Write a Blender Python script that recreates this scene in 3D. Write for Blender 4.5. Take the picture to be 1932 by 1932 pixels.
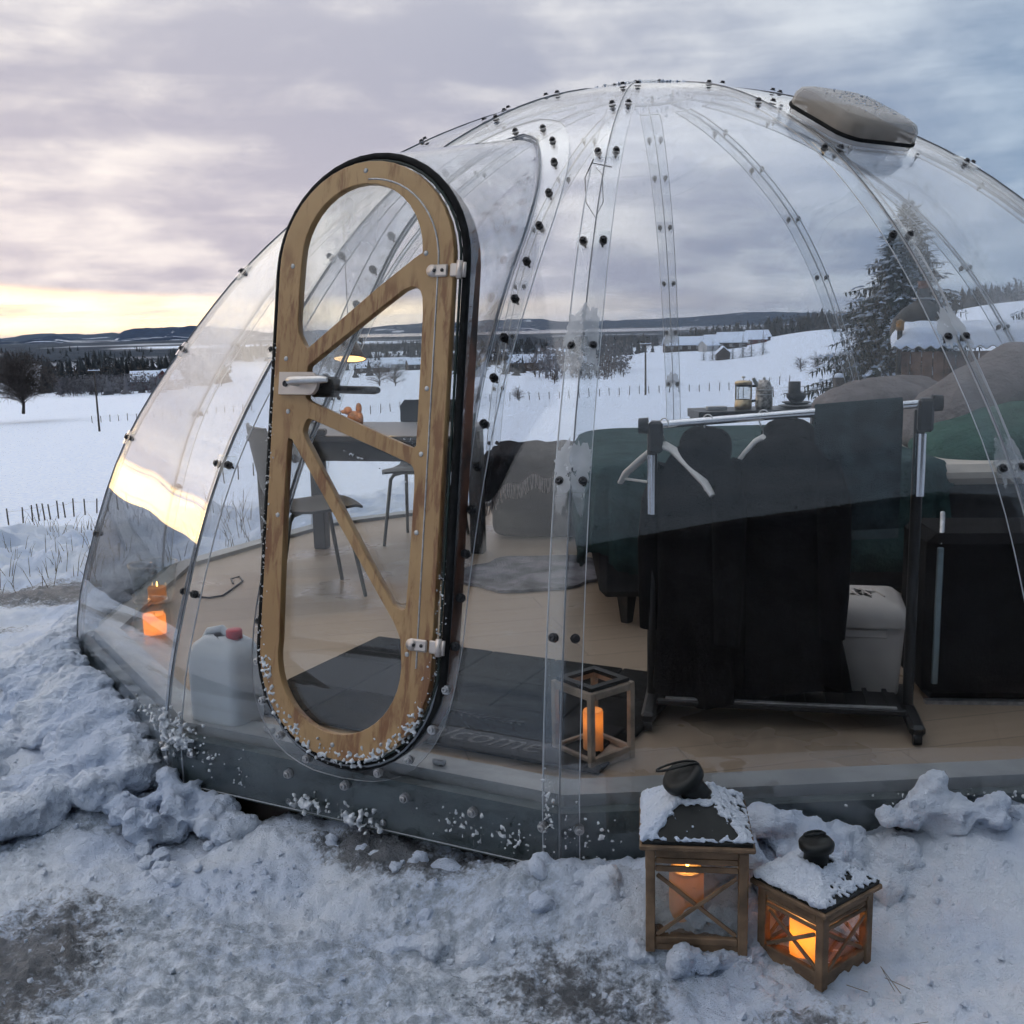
import bpy, bmesh, math, random
import numpy as np
from mathutils import Vector, Matrix, Euler, noise as mnoise
random.seed(7); np.random.seed(7)
R = math.radians
scene = bpy.context.scene
for o in list(bpy.data.objects): bpy.data.objects.remove(o)
COL = scene.collection

# ------------------------------------------------------------------ camera
PITCH, ROLL, EYE = math.atan(348/2006.), R(1.3), 1.5
fwd = Vector((0, math.cos(PITCH), -math.sin(PITCH)))
r0 = Vector((1, 0, 0)); u0 = r0.cross(fwd)
cr = r0*math.cos(ROLL) - u0*math.sin(ROLL); cu = u0*math.cos(ROLL) + r0*math.sin(ROLL)
cam_d = bpy.data.cameras.new('camera'); cam = bpy.data.objects.new('camera', cam_d); COL.objects.link(cam)
cam_d.sensor_width = 36; cam_d.lens = 36*2006/1932.; cam_d.clip_start = .05; cam_d.clip_end = 60000
cam.matrix_world = Matrix(((cr.x, cu.x, -fwd.x, 0), (cr.y, cu.y, -fwd.y, 0), (cr.z, cu.z, -fwd.z, EYE), (0, 0, 0, 1)))
scene.camera = cam

# ------------------------------------------------------------------ exposure and render settings
vs = scene.view_settings
vs.view_transform = 'Standard'; vs.look = 'None'; vs.gamma = 1; vs.exposure = 0; vs.use_curve_mapping = False
cy = scene.cycles
cy.max_bounces = 6; cy.transparent_max_bounces = 40; cy.diffuse_bounces = 2; cy.glossy_bounces = 3; cy.transmission_bounces = 3
cy.use_adaptive_sampling = True; cy.adaptive_threshold = .06; cy.adaptive_min_samples = 10; cy.time_limit = 900; cy.light_sampling_threshold = .03
cy.caustics_reflective = False; cy.caustics_refractive = False; cy.volume_bounces = 0
cy.sample_clamp_indirect = 4
try:
    cy.use_denoising = True; cy.denoiser = 'OPENIMAGEDENOISE'
except Exception: pass

# ------------------------------------------------------------------ world: dusk sky with layered cloud, low sun behind it on the left
SUN_AZ, SUN_EL = R(-52), R(3.0)
world = bpy.data.worlds.new('World'); scene.world = world; world.use_nodes = True
nt = world.node_tree; nt.nodes.clear()
class NB:
    """small helper to chain shader nodes"""
    def __init__(s, tree): s.t = tree
    def n(s, typ, **kw):
        nd = s.t.nodes.new(typ)
        for k, v in kw.items(): setattr(nd, k, v)
        return nd
    def put(s, sock, v):
        if isinstance(v, bpy.types.NodeSocket): s.t.links.new(v, sock)
        else: sock.default_value = v
    def m(s, op, a, b=0., c=0., clamp=False):
        nd = s.n('ShaderNodeMath', operation=op, use_clamp=clamp)
        for i, v in enumerate((a, b, c)): s.put(nd.inputs[i], v)
        return nd.outputs[0]
    def ss(s, x, a, b):
        nd = s.n('ShaderNodeMapRange', interpolation_type='SMOOTHSTEP')
        s.put(nd.inputs[0], x); nd.inputs[1].default_value = a; nd.inputs[2].default_value = b
        return nd.outputs[0]
    def mix(s, f, a, b, mode='MIX'):
        nd = s.n('ShaderNodeMix', data_type='RGBA', blend_type=mode)
        s.put(nd.inputs[0], f)
        for sock, v in ((nd.inputs[6], a), (nd.inputs[7], b)):
            s.put(sock, v if isinstance(v, bpy.types.NodeSocket) else (*v, 1))
        return nd.outputs[2]
    def noise(s, vec, scale, detail=4, rough=.55, dist=0., dim='3D'):
        nd = s.n('ShaderNodeTexNoise'); nd.noise_dimensions = dim
        if vec is not None: s.t.links.new(vec, nd.inputs['Vector'])
        nd.inputs['Scale'].default_value = scale; nd.inputs['Detail'].default_value = detail
        nd.inputs['Roughness'].default_value = rough; nd.inputs['Distortion'].default_value = dist
        return nd.outputs[0]
    def comb(s, x, y, z):
        nd = s.n('ShaderNodeCombineXYZ')
        for i, v in enumerate((x, y, z)): s.put(nd.inputs[i], v)
        return nd.outputs[0]
    def sep(s, v):
        nd = s.n('ShaderNodeSeparateXYZ'); s.t.links.new(v, nd.inputs[0]); return nd.outputs
w = NB(nt)
tc = w.n('ShaderNodeTexCoord').outputs['Generated']
X, Y, Z = w.sep(tc)
hyp = w.m('SQRT', w.m('ADD', w.m('MULTIPLY', X, X), w.m('MULTIPLY', Y, Y)))
hyp = w.m('MAXIMUM', hyp, .001)
sx, sy = math.sin(SUN_AZ), math.cos(SUN_AZ)
cosA = w.m('DIVIDE', w.m('ADD', w.m('MULTIPLY', X, sx), w.m('MULTIPLY', Y, sy)), hyp)
el = w.m('MAXIMUM', Z, 0.)
den = w.m('ADD', el, .26)
cvec = w.comb(w.m('DIVIDE', X, den), w.m('DIVIDE', Y, den), 3.3)
n1 = w.noise(cvec, 1.15, 6, .52, .35)
n2 = w.noise(cvec, 3.6, 5, .55, .2)
svec = w.comb(w.m('MULTIPLY', X, 2.2), w.m('MULTIPLY', Y, 2.2), w.m('MULTIPLY', Z, 34.))
n3 = w.noise(svec, 1.6, 5, .55, .5)
cl = w.m('ADD', w.m('ADD', w.m('MULTIPLY', n1, .50), w.m('MULTIPLY', n2, .34)), w.m('MULTIPLY', n3, .12))
bright = w.ss(cl, .40, .605)
up = w.ss(el, .18, .48)                       # brighter veil overhead
near = w.ss(cosA, -.02, .96)                  # toward the sunset
warm_d = w.mix(up, (.335, .322, .375), (.47, .465, .50))
behind = w.ss(cosA, -.9, .0)
cool_d = w.mix(behind, w.mix(up, (.07, .105, .16), (.11, .14, .18)), w.mix(up, (.115, .19, .295), (.33, .36, .41)))
dark = w.mix(near, cool_d, warm_d)
warm_b = w.mix(up, (.74, .68, .63), (.80, .785, .765))
cool_b = w.mix(behind, w.mix(up, (.12, .16, .22), (.20, .23, .27)), w.mix(up, (.25, .34, .445), (.54, .56, .59)))
brt = w.mix(near, cool_b, warm_b)
cloud = w.mix(bright, dark, brt)
zen = w.m('ADD', 1., w.m('MULTIPLY', w.ss(el, .40, .95), .6))      # an overcast sky is brightest overhead
zc_ = w.n('ShaderNodeVectorMath', operation='SCALE'); nt.links.new(cloud, zc_.inputs[0]); nt.links.new(zen, zc_.inputs[3]); cloud = zc_.outputs[0]
# pink lower layer, then the yellow opening along the horizon
pink = w.m('MULTIPLY', w.ss(el, .26, .07), w.ss(cosA, .2, .95))
cloud = w.mix(w.m('MULTIPLY', pink, .22), cloud, (.55, .44, .48))
g = w.m('POWER', w.m('MAXIMUM', cosA, 0.), 5.)
top = w.m('MULTIPLY', w.m('POWER', g, 3.), .075)
band = w.ss(w.m('SUBTRACT', el, top), .036, .018)
band = w.m('MULTIPLY', band, w.ss(n3, .28, .52))
low = w.ss(el, -.004, .012)
glow = w.m('MULTIPLY', w.m('MULTIPLY', band, g), low)
sky_tex = w.n('ShaderNodeTexSky', sky_type='NISHITA', sun_disc=False)
sky_tex.sun_elevation = SUN_EL; sky_tex.sun_rotation = SUN_AZ; sky_tex.altitude = 150; sky_tex.dust_density = 2
sky = w.n('ShaderNodeVectorMath', operation='SCALE'); nt.links.new(sky_tex.outputs[0], sky.inputs[0]); sky.inputs[3].default_value = 1.
glowc = w.n('ShaderNodeVectorMath', operation='SCALE'); glowc.inputs[0].default_value = (1.0, .68, .20); nt.links.new(w.m('MULTIPLY', glow, 2.5), glowc.inputs[3])
addc = w.n('ShaderNodeVectorMath', operation='ADD'); nt.links.new(cloud, addc.inputs[0]); nt.links.new(glowc.outputs[0], addc.inputs[1])
bg1 = w.n('ShaderNodeBackground'); nt.links.new(addc.outputs[0], bg1.inputs[0]); bg1.inputs[1].default_value = 1.72
bg2 = w.n('ShaderNodeBackground'); nt.links.new(sky.outputs[0], bg2.inputs[0]); bg2.inputs[1].default_value = .06
mixs = w.n('ShaderNodeMixShader'); mixs.inputs[0].default_value = .90          # nine tenths cloud cover
nt.links.new(bg2.outputs[0], mixs.inputs[1]); nt.links.new(bg1.outputs[0], mixs.inputs[2])
wo = w.n('ShaderNodeOutputWorld'); nt.links.new(mixs.outputs[0], wo.inputs[0])
try: world.cycles.sampling_method = 'MANUAL'; world.cycles.sample_map_resolution = 1024
except Exception: pass

sun_d = bpy.data.lights.new('sun', 'SUN'); sun_d.energy = .5; sun_d.angle = R(80); sun_d.color = (1, .80, .58)
sun = bpy.data.objects.new('sun', sun_d); COL.objects.link(sun)
sd = Vector((math.cos(SUN_EL)*sx, math.cos(SUN_EL)*sy, math.sin(SUN_EL)))
sun.rotation_euler = sd.to_track_quat('Z', 'Y').to_euler()

# ------------------------------------------------------------------ helpers
def ray(px, py):
    return fwd + cr*((px-966)/2006.) - cu*((py-966)/2006.)
def aty(px, py, y):
    d = ray(px, py); return Vector((0, 0, EYE)) + d*(y/d.y)
def atz(px, py, z):
    d = ray(px, py); return Vector((0, 0, EYE)) + d*((z-EYE)/d.z)

class MB:
    """collects faces; build() links them as one mesh object"""
    def __init__(s): s.v = []; s.f = []; s.mi = []; s.sm = []; s.M = Matrix.Identity(4)
    def add(s, vs, fs, mi=0, sm=False):
        b = len(s.v); M = s.M
        s.v.extend([tuple(M @ Vector(v)) for v in vs])
        for f in fs: s.f.append([b+i for i in f]); s.mi.append(mi); s.sm.append(sm)
        return s
    def box(s, c, d, rot=None, mi=0, bev=0.):
        x, y, z = [k/2. for k in d]; c = Vector(c)
        q = Euler(rot).to_matrix() if rot else None
        if bev > 0:
            b = min(bev, x*.9, y*.9, z*.9); vs = []; 
            for sx_ in (-1, 1):
                for sy_ in (-1, 1):
                    for sz_ in (-1, 1):
                        vs += [(sx_*(x-b), sy_*(y-b), sz_*z), (sx_*(x-b), sy_*y, sz_*(z-b)), (sx_*x, sy_*(y-b), sz_*(z-b))]
            bm = bmesh.new()
            for v in vs: bm.verts.new(v)
            bmesh.ops.convex_hull(bm, input=bm.verts[:]); bm.verts.index_update()
            vv = [v.co.copy() for v in bm.verts]; ff = [[v.index for v in f.verts] for f in bm.faces]; bm.free()
            vv = [((q @ v) if q else v)+c for v in vv]
            return s.add(vv, ff, mi)
        vs = [Vector((a, b_, e)) for a in (-x, x) for b_ in (-y, y) for e in (-z, z)]
        vs = [((q @ v) if q else v)+c for v in vs]
        return s.add(vs, [(0, 1, 3, 2), (4, 6, 7, 5), (0, 4, 5, 1), (2, 3, 7, 6), (0, 2, 6, 4), (1, 5, 7, 3)], mi)
    def tube(s, pts, r, n=8, mi=0, caps=True, sm=True, flat=1.):
        pts = [Vector(p) for p in pts]; k = len(pts)
        rr = r if isinstance(r, (list, tuple)) else [r]*k
        vs = []; fs = []; ref = None
        for i, p in enumerate(pts):
            d = (pts[min(i+1, k-1)] - pts[max(i-1, 0)])
            d = d.normalized() if d.length > 1e-9 else Vector((0, 0, 1))
            if ref is None: ref = Vector((0, 0, 1)) if abs(d.z) < .9 else Vector((1, 0, 0))
            a = (d.cross(ref) if i == 0 else a_prev-d*a_prev.dot(d))      # parallel transport
            if a.length < 1e-6: a = d.orthogonal()
            a.normalize(); b = d.cross(a).normalized(); a_prev = a
            for j in range(n):
                t = 2*math.pi*j/n
                vs.append(p + a*(math.cos(t)*rr[i]) + b*(math.sin(t)*rr[i]*flat))
        for i in range(k-1):
            for j in range(n):
                j2 = (j+1) % n
                fs.append((i*n+j, i*n+j2, (i+1)*n+j2, (i+1)*n+j))
        s.add(vs, fs, mi, sm)
        if caps: s.add([tuple(v) for v in vs[:n]], [tuple(range(n))[::-1]], mi); s.add([tuple(v) for v in vs[-n:]], [tuple(range(n))], mi)
        return s
    def lathe(s, prof, n=20, o=(0, 0, 0), mi=0, sm=True, sx_=1., sy_=1.):
        vs = []; fs = []; k = len(prof)
        for r, z in prof:
            for j in range(n):
                t = 2*math.pi*j/n; vs.append((o[0]+r*math.cos(t)*sx_, o[1]+r*math.sin(t)*sy_, o[2]+z))
        for i in range(k-1):
            for j in range(n):
                j2 = (j+1) % n; fs.append((i*n+j, i*n+j2, (i+1)*n+j2, (i+1)*n+j))
        return s.add(vs, fs, mi, sm)
    def prism(s, poly, z0, z1, mi=0):
        n = len(poly); vs = [(x, y, z0) for x, y in poly]+[(x, y, z1) for x, y in poly]
        fs = [tuple(range(n))[::-1], tuple(range(n, 2*n))]+[(i, (i+1) % n, n+(i+1) % n, n+i) for i in range(n)]
        return s.add(vs, fs, mi)
    def grid(s, rows, mi=0, sm=True, closed=False):
        m = len(rows[0]); vs = [p for r_ in rows for p in r_]; fs = []
        for i in range(len(rows)-1):
            for j in range(m if closed else m-1):
                j2 = (j+1) % m; fs.append((i*m+j, i*m+j2, (i+1)*m+j2, (i+1)*m+j))
        return s.add(vs, fs, mi, sm)
    def slab(s, rows, nrm, th, mi=0, emi=None, closed=False):
        """thick sheet: rows of points, matching rows of normals; rim faces use material emi"""
        emi = mi if emi is None else emi
        inn = [[Vector(p)-Vector(q)*th for p, q in zip(a, b)] for a, b in zip(rows, nrm)]
        s.grid(rows, mi, True, closed)
        s.grid([list(reversed(r_)) for r_ in inn], mi, True, closed) if not closed else s.grid(inn[::-1], mi, True, True)
        def rim(a, b):
            for i in range(len(a)-1): s.add([a[i], a[i+1], b[i+1], b[i]], [(0, 3, 2, 1)], emi)
        rim(rows[0]+([rows[0][0]] if closed else []), inn[0]+([inn[0][0]] if closed else []))
        rim((rows[-1]+([rows[-1][0]] if closed else []))[::-1], (inn[-1]+([inn[-1][0]] if closed else []))[::-1])
        if not closed:
            rim([r_[0] for r_ in rows][::-1], [r_[0] for r_ in inn][::-1]); rim([r_[-1] for r_ in rows], [r_[-1] for r_ in inn])
        return s
    def mesh(s, name, mats):
        me = bpy.data.meshes.new(name); me.from_pydata(s.v, [], s.f)
        for m_ in (mats if isinstance(mats, (list, tuple)) else [mats]): me.materials.append(m_)
        me.polygons.foreach_set('material_index', s.mi); me.polygons.foreach_set('use_smooth', s.sm); me.update()
        return me
    def build(s, name, mats, parent=None, kind=None, label=None):
        return link(name, s.mesh(name, mats), parent, kind, label)
def link(name, me, parent=None, kind=None, label=None):
    o = bpy.data.objects.new(name, me); COL.objects.link(o); o.parent = parent
    if kind: o['kind'] = kind
    if label: o['label'] = label
    return o
def weld(o, d=1e-4):
    bm = bmesh.new(); bm.from_mesh(o.data); bmesh.ops.remove_doubles(bm, verts=bm.verts, dist=d)
    bmesh.ops.recalc_face_normals(bm, faces=bm.faces); bm.to_mesh(o.data); bm.free(); return o
def thing(name, label, cat, loc=(0, 0, 0), rz=0., group=None):
    o = bpy.data.objects.new(name, None); COL.objects.link(o); o.empty_display_size = .1
    o.location = loc; o.rotation_euler = (0, 0, rz); o['label'] = label; o['category'] = cat
    if group: o['group'] = group
    return o
def tag(o, label, cat, group=None):
    o['label'] = label; o['category'] = cat
    if group: o['group'] = group
    return o
def copy_tree(o, parent=None):
    c = o.copy(); COL.objects.link(c); c.parent = parent
    for ch in list(o.children): copy_tree(ch, c)
    return c

# ------------------------------------------------------------------ numpy noise
def vnoise(x, y, seed=0):
    xi = np.floor(x).astype(np.int64); yi = np.floor(y).astype(np.int64); xf = x-xi; yf = y-yi
    def h(a, b):
        k = (a*374761393 + b*668265263 + seed*974711) & 0xffffffff
        k = ((k ^ (k >> 13))*1274126177) & 0xffffffff
        return ((k ^ (k >> 16)) & 0xffff)/65535.
    u = xf*xf*(3-2*xf); v = yf*yf*(3-2*yf)
    return (h(xi, yi)*(1-u)+h(xi+1, yi)*u)*(1-v)+(h(xi, yi+1)*(1-u)+h(xi+1, yi+1)*u)*v
def fbm(x, y, o=4, seed=0, g=.5):
    t = 0; a = 1.; s_ = 0.
    for i in range(o):
        t = t+a*vnoise(x*2**i+i*17.3, y*2**i-i*9.1, seed+i); s_ += a; a *= g
    return t/s_
def sstep(x, a, b):
    t = np.clip((x-a)/(b-a), 0, 1); return t*t*(3-2*t)

# ------------------------------------------------------------------ materials
def mat(name, col, rough=.6, metal=0., var=.12, vscale=8., bump=0., bscale=40., col2=None, emis=None, estr=0., spec=.5, coat=0., sheen=0., sub=0.):
    m = bpy.data.materials.new(name); m.use_nodes = True; b = NB(m.node_tree)
    p = m.node_tree.nodes['Principled BSDF']
    ob = b.n('ShaderNodeTexCoord').outputs['Object']
    c2 = col2 or tuple(max(0, k*(1-var*2)) for k in col)
    f = b.ss(b.noise(ob, vscale, 5, .6), .3, .7)
    c1 = col if col2 else tuple(min(1, k*(1+var)) for k in col)
    m.node_tree.links.new(b.mix(f, c2, c1), p.inputs['Base Color'])
    p.inputs['Roughness'].default_value = rough; p.inputs['Metallic'].default_value = metal
    p.inputs['Specular IOR Level'].default_value = spec
    if coat: p.inputs['Coat Weight'].default_value = coat
    if sheen: p.inputs['Sheen Weight'].default_value = sheen
    if sub: p.inputs['Subsurface Weight'].default_value = sub; p.inputs['Subsurface Radius'].default_value = (.03, .012, .006)
    if emis: p.inputs['Emission Color'].default_value = (*emis, 1); p.inputs['Emission Strength'].default_value = estr
    if bump:
        bn = b.n('ShaderNodeBump'); bn.inputs['Strength'].default_value = bump; bn.inputs['Distance'].default_value = .02
        m.node_tree.links.new(b.noise(ob, bscale, 4, .6), bn.inputs['Height']); m.node_tree.links.new(bn.outputs[0], p.inputs['Normal'])
    return m

def clear_mat(name, tint=(.975, .985, .985), haze=.03, hazecol=(.8, .82, .86), rough=.0, wav=0., wscale=2.5, spot=0.):
    """clear sheet plastic or thin glass: Schlick reflection over straight-through transmission, with a thin film of grime"""
    m = bpy.data.materials.new(name); m.use_nodes = True; b = NB(m.node_tree); m.node_tree.nodes.clear()
    L = m.node_tree.links.new
    lw = b.n('ShaderNodeLayerWeight'); lw.inputs[0].default_value = .5
    fr = b.m('ADD', b.m('MULTIPLY', b.m('POWER', lw.outputs['Facing'], 5.), .96), .04)
    tr = b.n('ShaderNodeBsdfTransparent'); tr.inputs[0].default_value = (*tint, 1)
    gl = b.n('ShaderNodeBsdfGlossy'); gl.inputs['Roughness'].default_value = rough; gl.inputs[0].default_value = (1, 1, 1, 1)
    ob = b.n('ShaderNodeTexCoord').outputs['Object']
    if wav:
        bn = b.n('ShaderNodeBump'); bn.inputs['Strength'].default_value = wav; bn.inputs['Distance'].default_value = .05
        L(b.noise(ob, wscale, 0, .4), bn.inputs['Height']); L(bn.outputs[0], gl.inputs['Normal'])
    df = b.n('ShaderNodeBsdfDiffuse'); df.inputs[0].default_value = (*hazecol, 1)
    tl = b.n('ShaderNodeBsdfTranslucent'); tl.inputs[0].default_value = (*hazecol, 1)
    hz = b.n('ShaderNodeMixShader'); hz.inputs[0].default_value = .5; L(df.outputs[0], hz.inputs[1]); L(tl.outputs[0], hz.inputs[2])
    m1 = b.n('ShaderNodeMixShader')
    hf = b.m('MULTIPLY', b.ss(b.noise(ob, 3.1, 3, .65), .38, .72), haze*2.)
    hf = b.m('ADD', hf, haze*.35)
    if spot: hf = b.m('ADD', hf, b.m('MULTIPLY', b.ss(b.noise(ob, 60, 3, .6), .62, .74), spot))
    L(b.m('MINIMUM', hf, 1.), m1.inputs[0])
    L(tr.outputs[0], m1.inputs[1]); L(hz.outputs[0], m1.inputs[2])
    m2 = b.n('ShaderNodeMixShader'); L(fr, m2.inputs[0]); L(m1.outputs[0], m2.inputs[1]); L(gl.outputs[0], m2.inputs[2])
    out = b.n('ShaderNodeOutputMaterial'); L(m2.outputs[0], out.inputs[0])
    return m

def snow_mat(name, attr=False):
    m = bpy.data.materials.new(name); m.use_nodes = True; b = NB(m.node_tree); L = m.node_tree.links.new
    p = m.node_tree.nodes['Principled BSDF']; p.inputs['Roughness'].default_value = .62; p.inputs['Specular IOR Level'].default_value = .3
    ge = b.n('ShaderNodeNewGeometry').outputs['Position']
    sn = b.mix(b.ss(b.noise(ge, 3., 3, .6), .35, .65), (.68, .78, .96), (.82, .89, 1.0))
    if attr:
        at = b.n('ShaderNodeVertexColor', layer_name='cover'); s3 = b.n('ShaderNodeSeparateColor'); L(at.outputs[0], s3.inputs[0])
        d, wd, gr = s3.outputs[0], s3.outputs[1], s3.outputs[2]
        fine = b.noise(ge, 22., 4, .75); speck = b.noise(ge, 90., 1, .6)
        dm = b.ss(b.m('ADD', d, b.m('MULTIPLY', b.m('SUBTRACT', b.m('ADD', b.m('MULTIPLY', fine, .7), b.m('MULTIPLY', speck, .3)), .5), 1.5)), .38, .78)
        dirt = b.mix(b.ss(b.noise(ge, 7., 4, .6), .35, .65), (.045, .048, .053), (.13, .133, .14))
        ice = b.mix(b.m('MULTIPLY', gr, b.ss(fine, .35, .65)), sn, (.36, .42, .50))
        c = b.mix(b.m('MULTIPLY', dm, .88), ice, dirt)
        wn = b.noise(ge, .012, 5, .65)
        c = b.mix(b.m('MULTIPLY', wd, .95), c, b.mix(b.ss(wn, .35, .65), (.016, .024, .036), (.05, .06, .075)))
        L(c, p.inputs['Base Color'])
        L(b.m('SUBTRACT', .65, b.m('MULTIPLY', dm, .25)), p.inputs['Roughness'])
        L(b.m('MULTIPLY', b.m('SUBTRACT', 1., wd, clamp=True), .3), p.inputs['Specular IOR Level'])
    else: L(sn, p.inputs['Base Color'])
    bn = b.n('ShaderNodeBump'); bn.inputs['Strength'].default_value = 1.; bn.inputs['Distance'].default_value = .026
    L(b.noise(ge, 42., 5, .78), bn.inputs['Height']); L(bn.outputs[0], p.inputs['Normal'])
    return m

M_ground = snow_mat('trodden_snow', True); M_snow = snow_mat('snow')
M_acr = clear_mat('clear_acrylic', (.948, .957, .968), .003, wav=.11, wscale=1.9)
M_strip = clear_mat('acrylic_strip', (.955, .965, .97), .018)
M_hood = clear_mat('hood_acrylic', (.95, .955, .965), .17, wav=.10, wscale=3.)  # foggy acrylic; haze raised to stand in for whitish reflected sky
M_glass = clear_mat('thin_glass', (.96, .97, .965), .008)
M_pane = clear_mat('lantern_glass', (.90, .91, .90), .03, spot=.1)
M_frost = clear_mat('frost_film', (.93, .94, .95), .30, (.85, .87, .9), spot=.3)
M_edge = mat('acrylic_edge', (.72, .74, .78), .25, 0, .05, emis=None)  # pale tone paints in the light that gathers at sheet edges
M_edge_d = mat('acrylic_edge_dark', (.20, .22, .25), .2, 0, .1)
M_bolt = mat('dark_steel', (.07, .07, .075), .38, .7, .3, 60)
M_steel = mat('brushed_steel', (.62, .61, .60), .30, 1., .06, 30)
M_chrome = mat('chrome', (.72, .73, .75), .16, 1., .03, 10)
M_zinc = mat('zinc', (.50, .50, .51), .42, .8, .15, 40)
M_black = mat('black_plastic', (.012, .012, .013), .45, 0, .2)
M_rubber = mat('black_rubber', (.012, .0125, .013), .8, 0, .25, 30, spec=.2)
M_skirt = mat('grey_green_skirt', (.075, .098, .10), .45, .0, .16, 5, .15, 60)
def floor_mat():
    m = bpy.data.materials.new('pale_laminate'); m.use_nodes = True; b = NB(m.node_tree); p = m.node_tree.nodes['Principled BSDF']; L = m.node_tree.links.new
    ob = b.n('ShaderNodeTexCoord').outputs['Object']; mp = b.n('ShaderNodeMapping'); mp.inputs['Rotation'].default_value = (0, 0, R(-12)); L(ob, mp.inputs[0])
    br = b.n('ShaderNodeTexBrick'); L(mp.outputs[0], br.inputs['Vector']); br.inputs['Scale'].default_value = 1.; br.inputs['Brick Width'].default_value = 1.25; br.inputs['Row Height'].default_value = .19; br.inputs['Mortar Size'].default_value = .0025
    br.inputs['Color1'].default_value = (.31, .232, .163, 1); br.inputs['Color2'].default_value = (.36, .272, .195, 1); br.inputs['Mortar'].default_value = (.20, .15, .11, 1)
    mg = b.n('ShaderNodeMapping'); mg.inputs['Scale'].default_value = (2.5, 30, 1); L(mp.outputs[0], mg.inputs[0])
    grain = b.noise(mg.outputs[0], 1., 4, .6); c = b.mix(b.m('MULTIPLY', b.ss(grain, .4, .75), .35), br.outputs[0], (.28, .205, .145))
    wet = b.ss(b.noise(ob, 1.7, 4, .6), .52, .66); c = b.mix(b.m('MULTIPLY', wet, .25), c, (.20, .165, .13))
    L(c, p.inputs['Base Color']); L(b.m('SUBTRACT', .46, b.m('MULTIPLY', wet, .22)), p.inputs['Roughness'])
    return m
M_floor = floor_mat()

# ================================================================== THE SETTING
CX, CY = .66, 5.21                            # dome centre
DOME_A0 = -102.                               # azimuth of the rib right of the door
_D = np.array([0, 9, 14, 20, 30, 45, 70, 100, 150, 220, 350, 520, 700, 1000, 2000, 5000, 9000, 30000.])
_L = np.log(np.maximum(_D, 1.))
_T = {  # azimuth (deg): ground height over distance
 -180: [0, 0, .2, .5, 1, 1.8, 3, 4, 6, 9, 14, 20, 25, 30, 40, 40, 40, 40],
 -110: [0, 0, -.3, -.9, -1.8, -3, -4.5, -5, -6, -7, -8, -10, -12, -15, -20, -24, -28, -28],
 -62: [0, -.05, -.8, -2.0, -4.0, -6.2, -9.0, -10, -11, -12.5, -16, -20, -23, -26, -28, -28, -28, -28],
 -20: [0, -.05, -.9, -2.2, -4.2, -6.5, -9.4, -10.2, -11.0, -13.0, -17, -20.5, -23.5, -26, -28, -28, -28, -28],
 -12: [0, -.02, -.7, -1.8, -3.6, -5.6, -8, -9.2, -10.4, -12.6, -16.5, -20, -23.5, -26, -28, -28, -28, -28],
 0: [0, 0, -.5, -1.2, -2.3, -3.7, -5.5, -6.9, -8.6, -11, -14, -17.5, -21.5, -25, -28, -28, -28, -28],
 10: [0, 0, -.4, -1.0, -1.9, -3.1, -4.8, -6.2, -7.9, -9.8, -11.6, -11.2, -13.5, -18, -27, -28, -28, -28],
 17: [0, 0, -.15, -.4, -1.0, -2.0, -3.6, -5.0, -6.7, -7.6, -7.0, -5.4, -3.6, -8, -24, -28, -28, -28],
 26: [0, 0, -.05, -.2, -.6, -1.2, -2.0, -2.2, -1.6, 0., 4.0, 8.0, 10.5, 8, -10, -20, -20, -20],
 40: [0, 0, 0, 0, -.2, -.5, -.8, 0, 2, 4.5, 10, 16, 20, 22, 15, 10, 10, 10],
 110: [0, 0, .1, .3, .6, 1.1, 2, 3, 5, 8, 12, 18, 23, 28, 36, 36, 36, 36],
 180: [0, 0, .2, .5, 1, 1.8, 3, 4, 6, 9, 14, 20, 25, 30, 40, 40, 40, 40]}
_AZ = np.array(sorted(_T)); _TV = np.array([_T[a] for a in _AZ])
def terrain(x, y):
    x = np.asarray(x, float); y = np.asarray(y, float)
    d = np.hypot(x, y); az = np.degrees(np.arctan2(x, y)); ld = np.log(np.maximum(d, 1.))
    k = np.clip(np.searchsorted(_AZ, az)-1, 0, len(_AZ)-2); f = (az-_AZ[k])/(_AZ[k+1]-_AZ[k]); f = f*f*(3-2*f)
    j = np.clip(np.searchsorted(_L, ld)-1, 1, len(_L)-2); g = (ld-_L[j])/(_L[j+1]-_L[j]); g = np.clip(g, 0, 1); 
    a = _TV[k, j]*(1-g)+_TV[k, j+1]*g; b = _TV[k+1, j]*(1-g)+_TV[k+1, j+1]*g
    z = a*(1-f)+b*f
    z = np.where(d < 9, 0., z)
    far = sstep(d, 40, 300)
    z = z + far*(fbm(x*.006, y*.006, 3, 5)-.5)*np.minimum(d*.006, 7)
    return z
def dome_rel(x, y):
    dx = x-CX; dy = y-CY; r = np.hypot(dx, dy); az = np.degrees(np.arctan2(dy, dx))
    m = np.floor((az-DOME_A0)/30.)*30+DOME_A0+15
    o = r*np.cos(np.radians(az-m))            # distance measured square to the nearest side
    return o-2.57, az
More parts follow.
